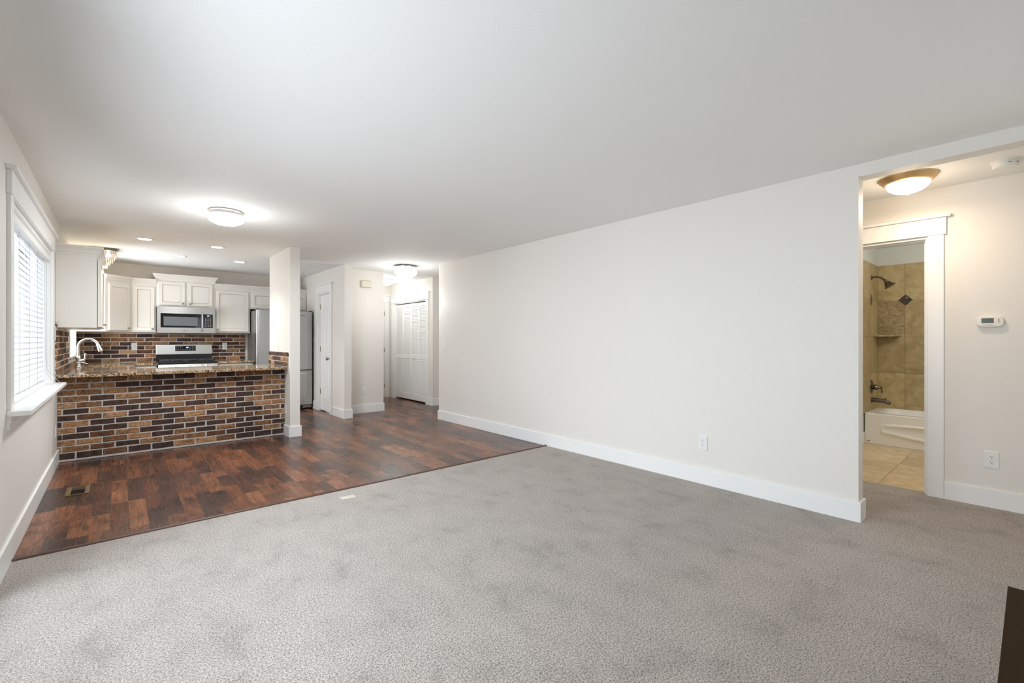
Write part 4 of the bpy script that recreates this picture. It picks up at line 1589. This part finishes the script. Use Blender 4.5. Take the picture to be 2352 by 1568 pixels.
hd_ = dome((4.395, .612, H), 'antique brass dome light on the hallway ceiling outside the bathroom', .174, M['brass'], M['glass_warm'], 3.6, WARM, 'bulb_hall')
gl_ = area('dome_glow', (0, 0, -.137), (0, 0, -1), .22, .22, 5.0, WARM)
gl_.data.shape = 'DISK'
gl_.parent = hd_
dome((4.000, 8.420, H), 'plain white dome light by the front door partly hidden behind the entry wall', .165, M['plastic'], M['glass_on'], 11, NEUTRAL, 'bulb_foyer', finial=False)
dome((6.1, .20, H), 'small unseen dome light added on the bathroom ceiling', .14, M['plastic'], M['glass_warm'], 23, (0.96, 0.98, 1.0), 'bulb_bath_added', finial=False)  # unseen lamp, added to light the bathroom


# ------------------------------------------------------------------ bathroom
def tiles(mb, P, us, vs, gap=.0014, tones=None):
    for i in range(len(us) - 1):
        for j in range(len(vs) - 1):
            tn = (random.random(), .8 if (tones and (i, j) in tones) else .2)
            a, b, c_, d_ = us[i] + gap, us[i + 1] - gap, vs[j] + gap, vs[j + 1] - gap
            lp0 = [P(a, c_, 0), P(b, c_, 0), P(b, d_, 0), P(a, d_, 0)]
            lp1 = [P(a, c_, .008), P(b, c_, .008), P(b, d_, .008), P(a, d_, .008)]
            o = len(mb.v)
            mb.v += lp0 + lp1
            for k in range(4):
                mb.face((o + k, o + (k + 1) % 4, o + 4 + (k + 1) % 4, o + 4 + k), 0, tn)
            mb.face((o + 4, o + 5, o + 6, o + 7), 0, tn)


XB, YE = 7.55, 1.36
zs = [.355, .82, 1.285, 1.749, 2.212]
mb = MB()
tiles(mb, lambda u, v, d_: (XB - .003 - d_, u, v), [-.75, -.296, .161, .618, 1.075, YE - .011], zs, tones={(4, 2)})
mb.box(XB - .006, XB, -.75, YE, .355, 2.210, m=1, tone=(0, 0))
wt = mb.build('wall_tile', [M['travertine'], M['grout']])
wt['kind'] = 'structure'
MB().poly([(0, -.075), (.07, 0), (0, .075), (-.07, 0)], [(0, 0), (0, -.006), (.003, -.007)])


def diamond(parent, fn):
    pts = [(0, -.072), (.072, 0), (0, .072), (-.072, 0)]
    m_ = MB()
    m_.loops([[fn(a, b, .007) for a, b in pts], [fn(a, b, .0125) for a, b in pts], [fn(a * .95, b * .95, .0135) for a, b in pts]], 0, False, True)
    return m_.build('accent_tile', dark_granite, parent)


dark_granite = None


def mk_dark():
    m, nt, b = new_mat('dark_speckled_accent')
    v = objvec(nt)
    s = noise(nt, v, 70, 4.0, 0.7)
    nt.links.new(ramp(nt, s, [(0.42, (0.012, 0.010, 0.008)), (0.55, (0.07, 0.05, 0.03)), (0.64, (0.34, 0.28, 0.19))]), b.inputs['Base Color'])
    b.inputs['Roughness'].default_value = 0.15
    return m


dark_granite = mk_dark()
diamond(wt, lambda a, b, d_: (XB - d_, 1.072 + a, 1.749 + b))
mb = MB()
tiles(mb, lambda u, v, d_: (u, YE - .003 - d_, v), [6.73, 7.17, XB - .011], zs)
mb.box(6.73, XB - .011, YE - .006, YE, .355, 2.210, m=1, tone=(0, 0))
we = mb.build('wall_tile', [M['travertine'], M['grout']])
we['kind'] = 'structure'
diamond(we, lambda a, b, d_: (7.17 + a, YE - d_, 1.749 + b))

fl = MB()
fl.box(4.97, 6.86, YREAR, YE, -.12, -.012, m=1, tone=(0, 0))
tiles(fl, lambda u, v, d_: (u, v, -.012 + d_), [4.972, 5.016 + .457 - .001, 5.93, 6.387, 6.86], [-.75, -.481, -.024, .433, .890, 1.355])
struct('floor_tile', fl, [M['floortile'], M['grout']])
base('baseboard_bath', [(HALL + .118, 6.82, YE - BT, YE)])

tub = thing('bathtub', 'white alcove bathtub with curved apron panel', 'bathtub', (7.18, .6, 0))
TX0, TX1, TY0, TY1, TZ = 6.83, XB - .013, YREAR + .002, YE - .013, .362


def rr(x0, x1, y0, y1, r, z, n=6):
    pts = []
    for cx_, cy_, a0 in ((x1 - r, y1 - r, 0), (x0 + r, y1 - r, PI / 2), (x0 + r, y0 + r, PI), (x1 - r, y0 + r, 1.5 * PI)):
        for k in range(n + 1):
            a = a0 + k * PI / 2 / n
            pts.append((cx_ + r * math.cos(a), cy_ + r * math.sin(a), z))
    return pts


mb = MB()
mb.loops([rr(TX0, TX1, TY0, TY1, .004, .0), rr(TX0, TX1, TY0, TY1, .006, TZ - .03), rr(TX0, TX1, TY0, TY1, .012, TZ - .008), rr(TX0 + .010, TX1 - .004, TY0 + .004, TY1 - .004, .02, TZ),
          rr(TX0 + .085, TX1 - .055, TY0 + .09, TY1 - .10, .12, TZ), rr(TX0 + .10, TX1 - .07, TY0 + .11, TY1 - .115, .13, TZ - .02),
          rr(TX0 + .14, TX1 - .11, TY0 + .25, TY1 - .17, .15, TZ - .26), rr(TX0 + .20, TX1 - .17, TY0 + .35, TY1 - .24, .12, TZ - .30)], 0, True, True)
mb.build('basin', M['tub'], tub, smooth=True, angle=50)
# apron panel: raised outline whose lower edge dips toward the middle
pn = []
Lp = TY1 - .16
mid_y = (TY0 + TY1) / 2
for k in range(13):
    s = k / 12
    y = Lp - s * 2 * (Lp - mid_y)
    pn.append((y, .150 - .078 * (1 - (2 * s - 1) ** 2)))
for k in range(13):
    s = k / 12
    y = (2 * mid_y - Lp) + s * 2 * (Lp - mid_y)
    pn.append((y, .235 + .018 * (1 - (2 * s - 1) ** 2)))
mb = MB()
cyy = mid_y
czz = .17


def shrink(i):
    out = []
    for (y, z) in pn:
        out.append((y + (i if y < cyy else -i) * min(1, abs(y - cyy) / .2), z + (i if z < czz - .0 else -i)))
    return out


lp = []
for i, dx in ((-.018, .001), (-.004, -.012), (.010, -.012), (.022, -.004), (.024, -.003)):
    lp.append([(TX0 + dx, y, z) for y, z in shrink(i)])
mb.loops(lp, 0, False, True)
mb.build('apron_panel', M['tub'], tub, smooth=True, angle=60)
MB().lathe([(0, 0), (.028, 0), (.028, .004), (0, .006)], (7.17, TY1 - .118, TZ - .075), axis='-y', seg=20).build('overflow_plate', M['bronze'], tub, smooth=True)
MB().box(TX0 - .002, TX0 + .002, TY1 - .050, TY1 - .022, .030, .037).build('badge', M['slot'], tub)

sh = thing('shower_fixture', 'bronze bell shaped shower head on a curved arm above the tub', 'shower head', (7.18, YE - .012, 2.03))
q = 7.18
MB().lathe([(.0, 0), (.030, 0), (.028, .006), (.014, .014), (.012, .020)], (q, YE - .012, 2.030), axis='-y', seg=20).build('flange', M['bronze'], sh, smooth=True)
MB().tube([(q, YE - .012, 2.030), (q, YE - .06, 2.034), (q, YE - .10, 2.022), (q, YE - .145, 1.985)], .0105, 12).build('arm', M['bronze'], sh, smooth=True)
a0 = Vector((q, YE - .140, 1.990))
dd = Vector((0, -.55, -.83)).normalized()
MB().tube([a0, a0 + dd * .018, a0 + dd * .03, a0 + dd * .05, a0 + dd * .075, a0 + dd * .097, a0 + dd * .102], [.014, .018, .016, .034, .042, .062, .058], 24).build('bell', M['bronze'], sh, smooth=True)
va_ = thing('shower_valve', 'round bronze shower valve with lever handle on the tiled end wall', 'shower valve', (7.18, YE - .012, .655))
MB().lathe([(.0, 0), (.085, 0), (.083, .006), (.060, .012), (.0, .014)], (q, YE - .012, .655), axis='-y', seg=32).build('escutcheon', M['bronze'], va_, smooth=True)
hm = MB().lathe([(.030, .010), (.030, .030), (.036, .040), (.030, .060), (.016, .078), (.012, .095), (.014, .102), (.0, .108)], (q, YE - .012, .648), axis='-y', seg=20)
hm.tube([(q, YE - .105, .648), (q, YE - .112, .625), (q, YE - .118, .600), (q, YE - .112, .582)], [.008, .006, .008, .004], 10)
hm.build('handle', M['bronze'], va_, smooth=True)
sp = thing('tub_spout', 'bronze tub spout below the shower valve', 'tub spout', (7.18, YE - .012, .485))
MB().tube([(q, YE - .012, .488), (q, YE - .05, .488), (q, YE - .12, .484), (q, YE - .165, .476), (q, YE - .182, .462), (q, YE - .186, .448)], [.030, .028, .025, .024, .022, .020], 16).build('body', M['bronze'], sp, smooth=True)
MB().lathe([(.005, .49), (.005, .515), (.010, .518), (.0, .524)], (q, YE - .150, 0), seg=10).build('diverter', M['bronze'], sp, smooth=True)
shf = MB()
pts = [(XB - .011, YE - .011)]
for k in range(9):
    a = PI + k * PI / 2 / 8
    pts.append((XB - .011 + .25 * math.cos(a), YE - .011 + .235 * math.sin(a)))
shf.prism(pts, lambda p, a: (p[0], p[1], a), 1.286, 1.305)
tag(shf.build('corner_shelf', [M['travertine']], bevel=0.002), 'travertine corner shelf in the tiled tub alcove', 'shelf')
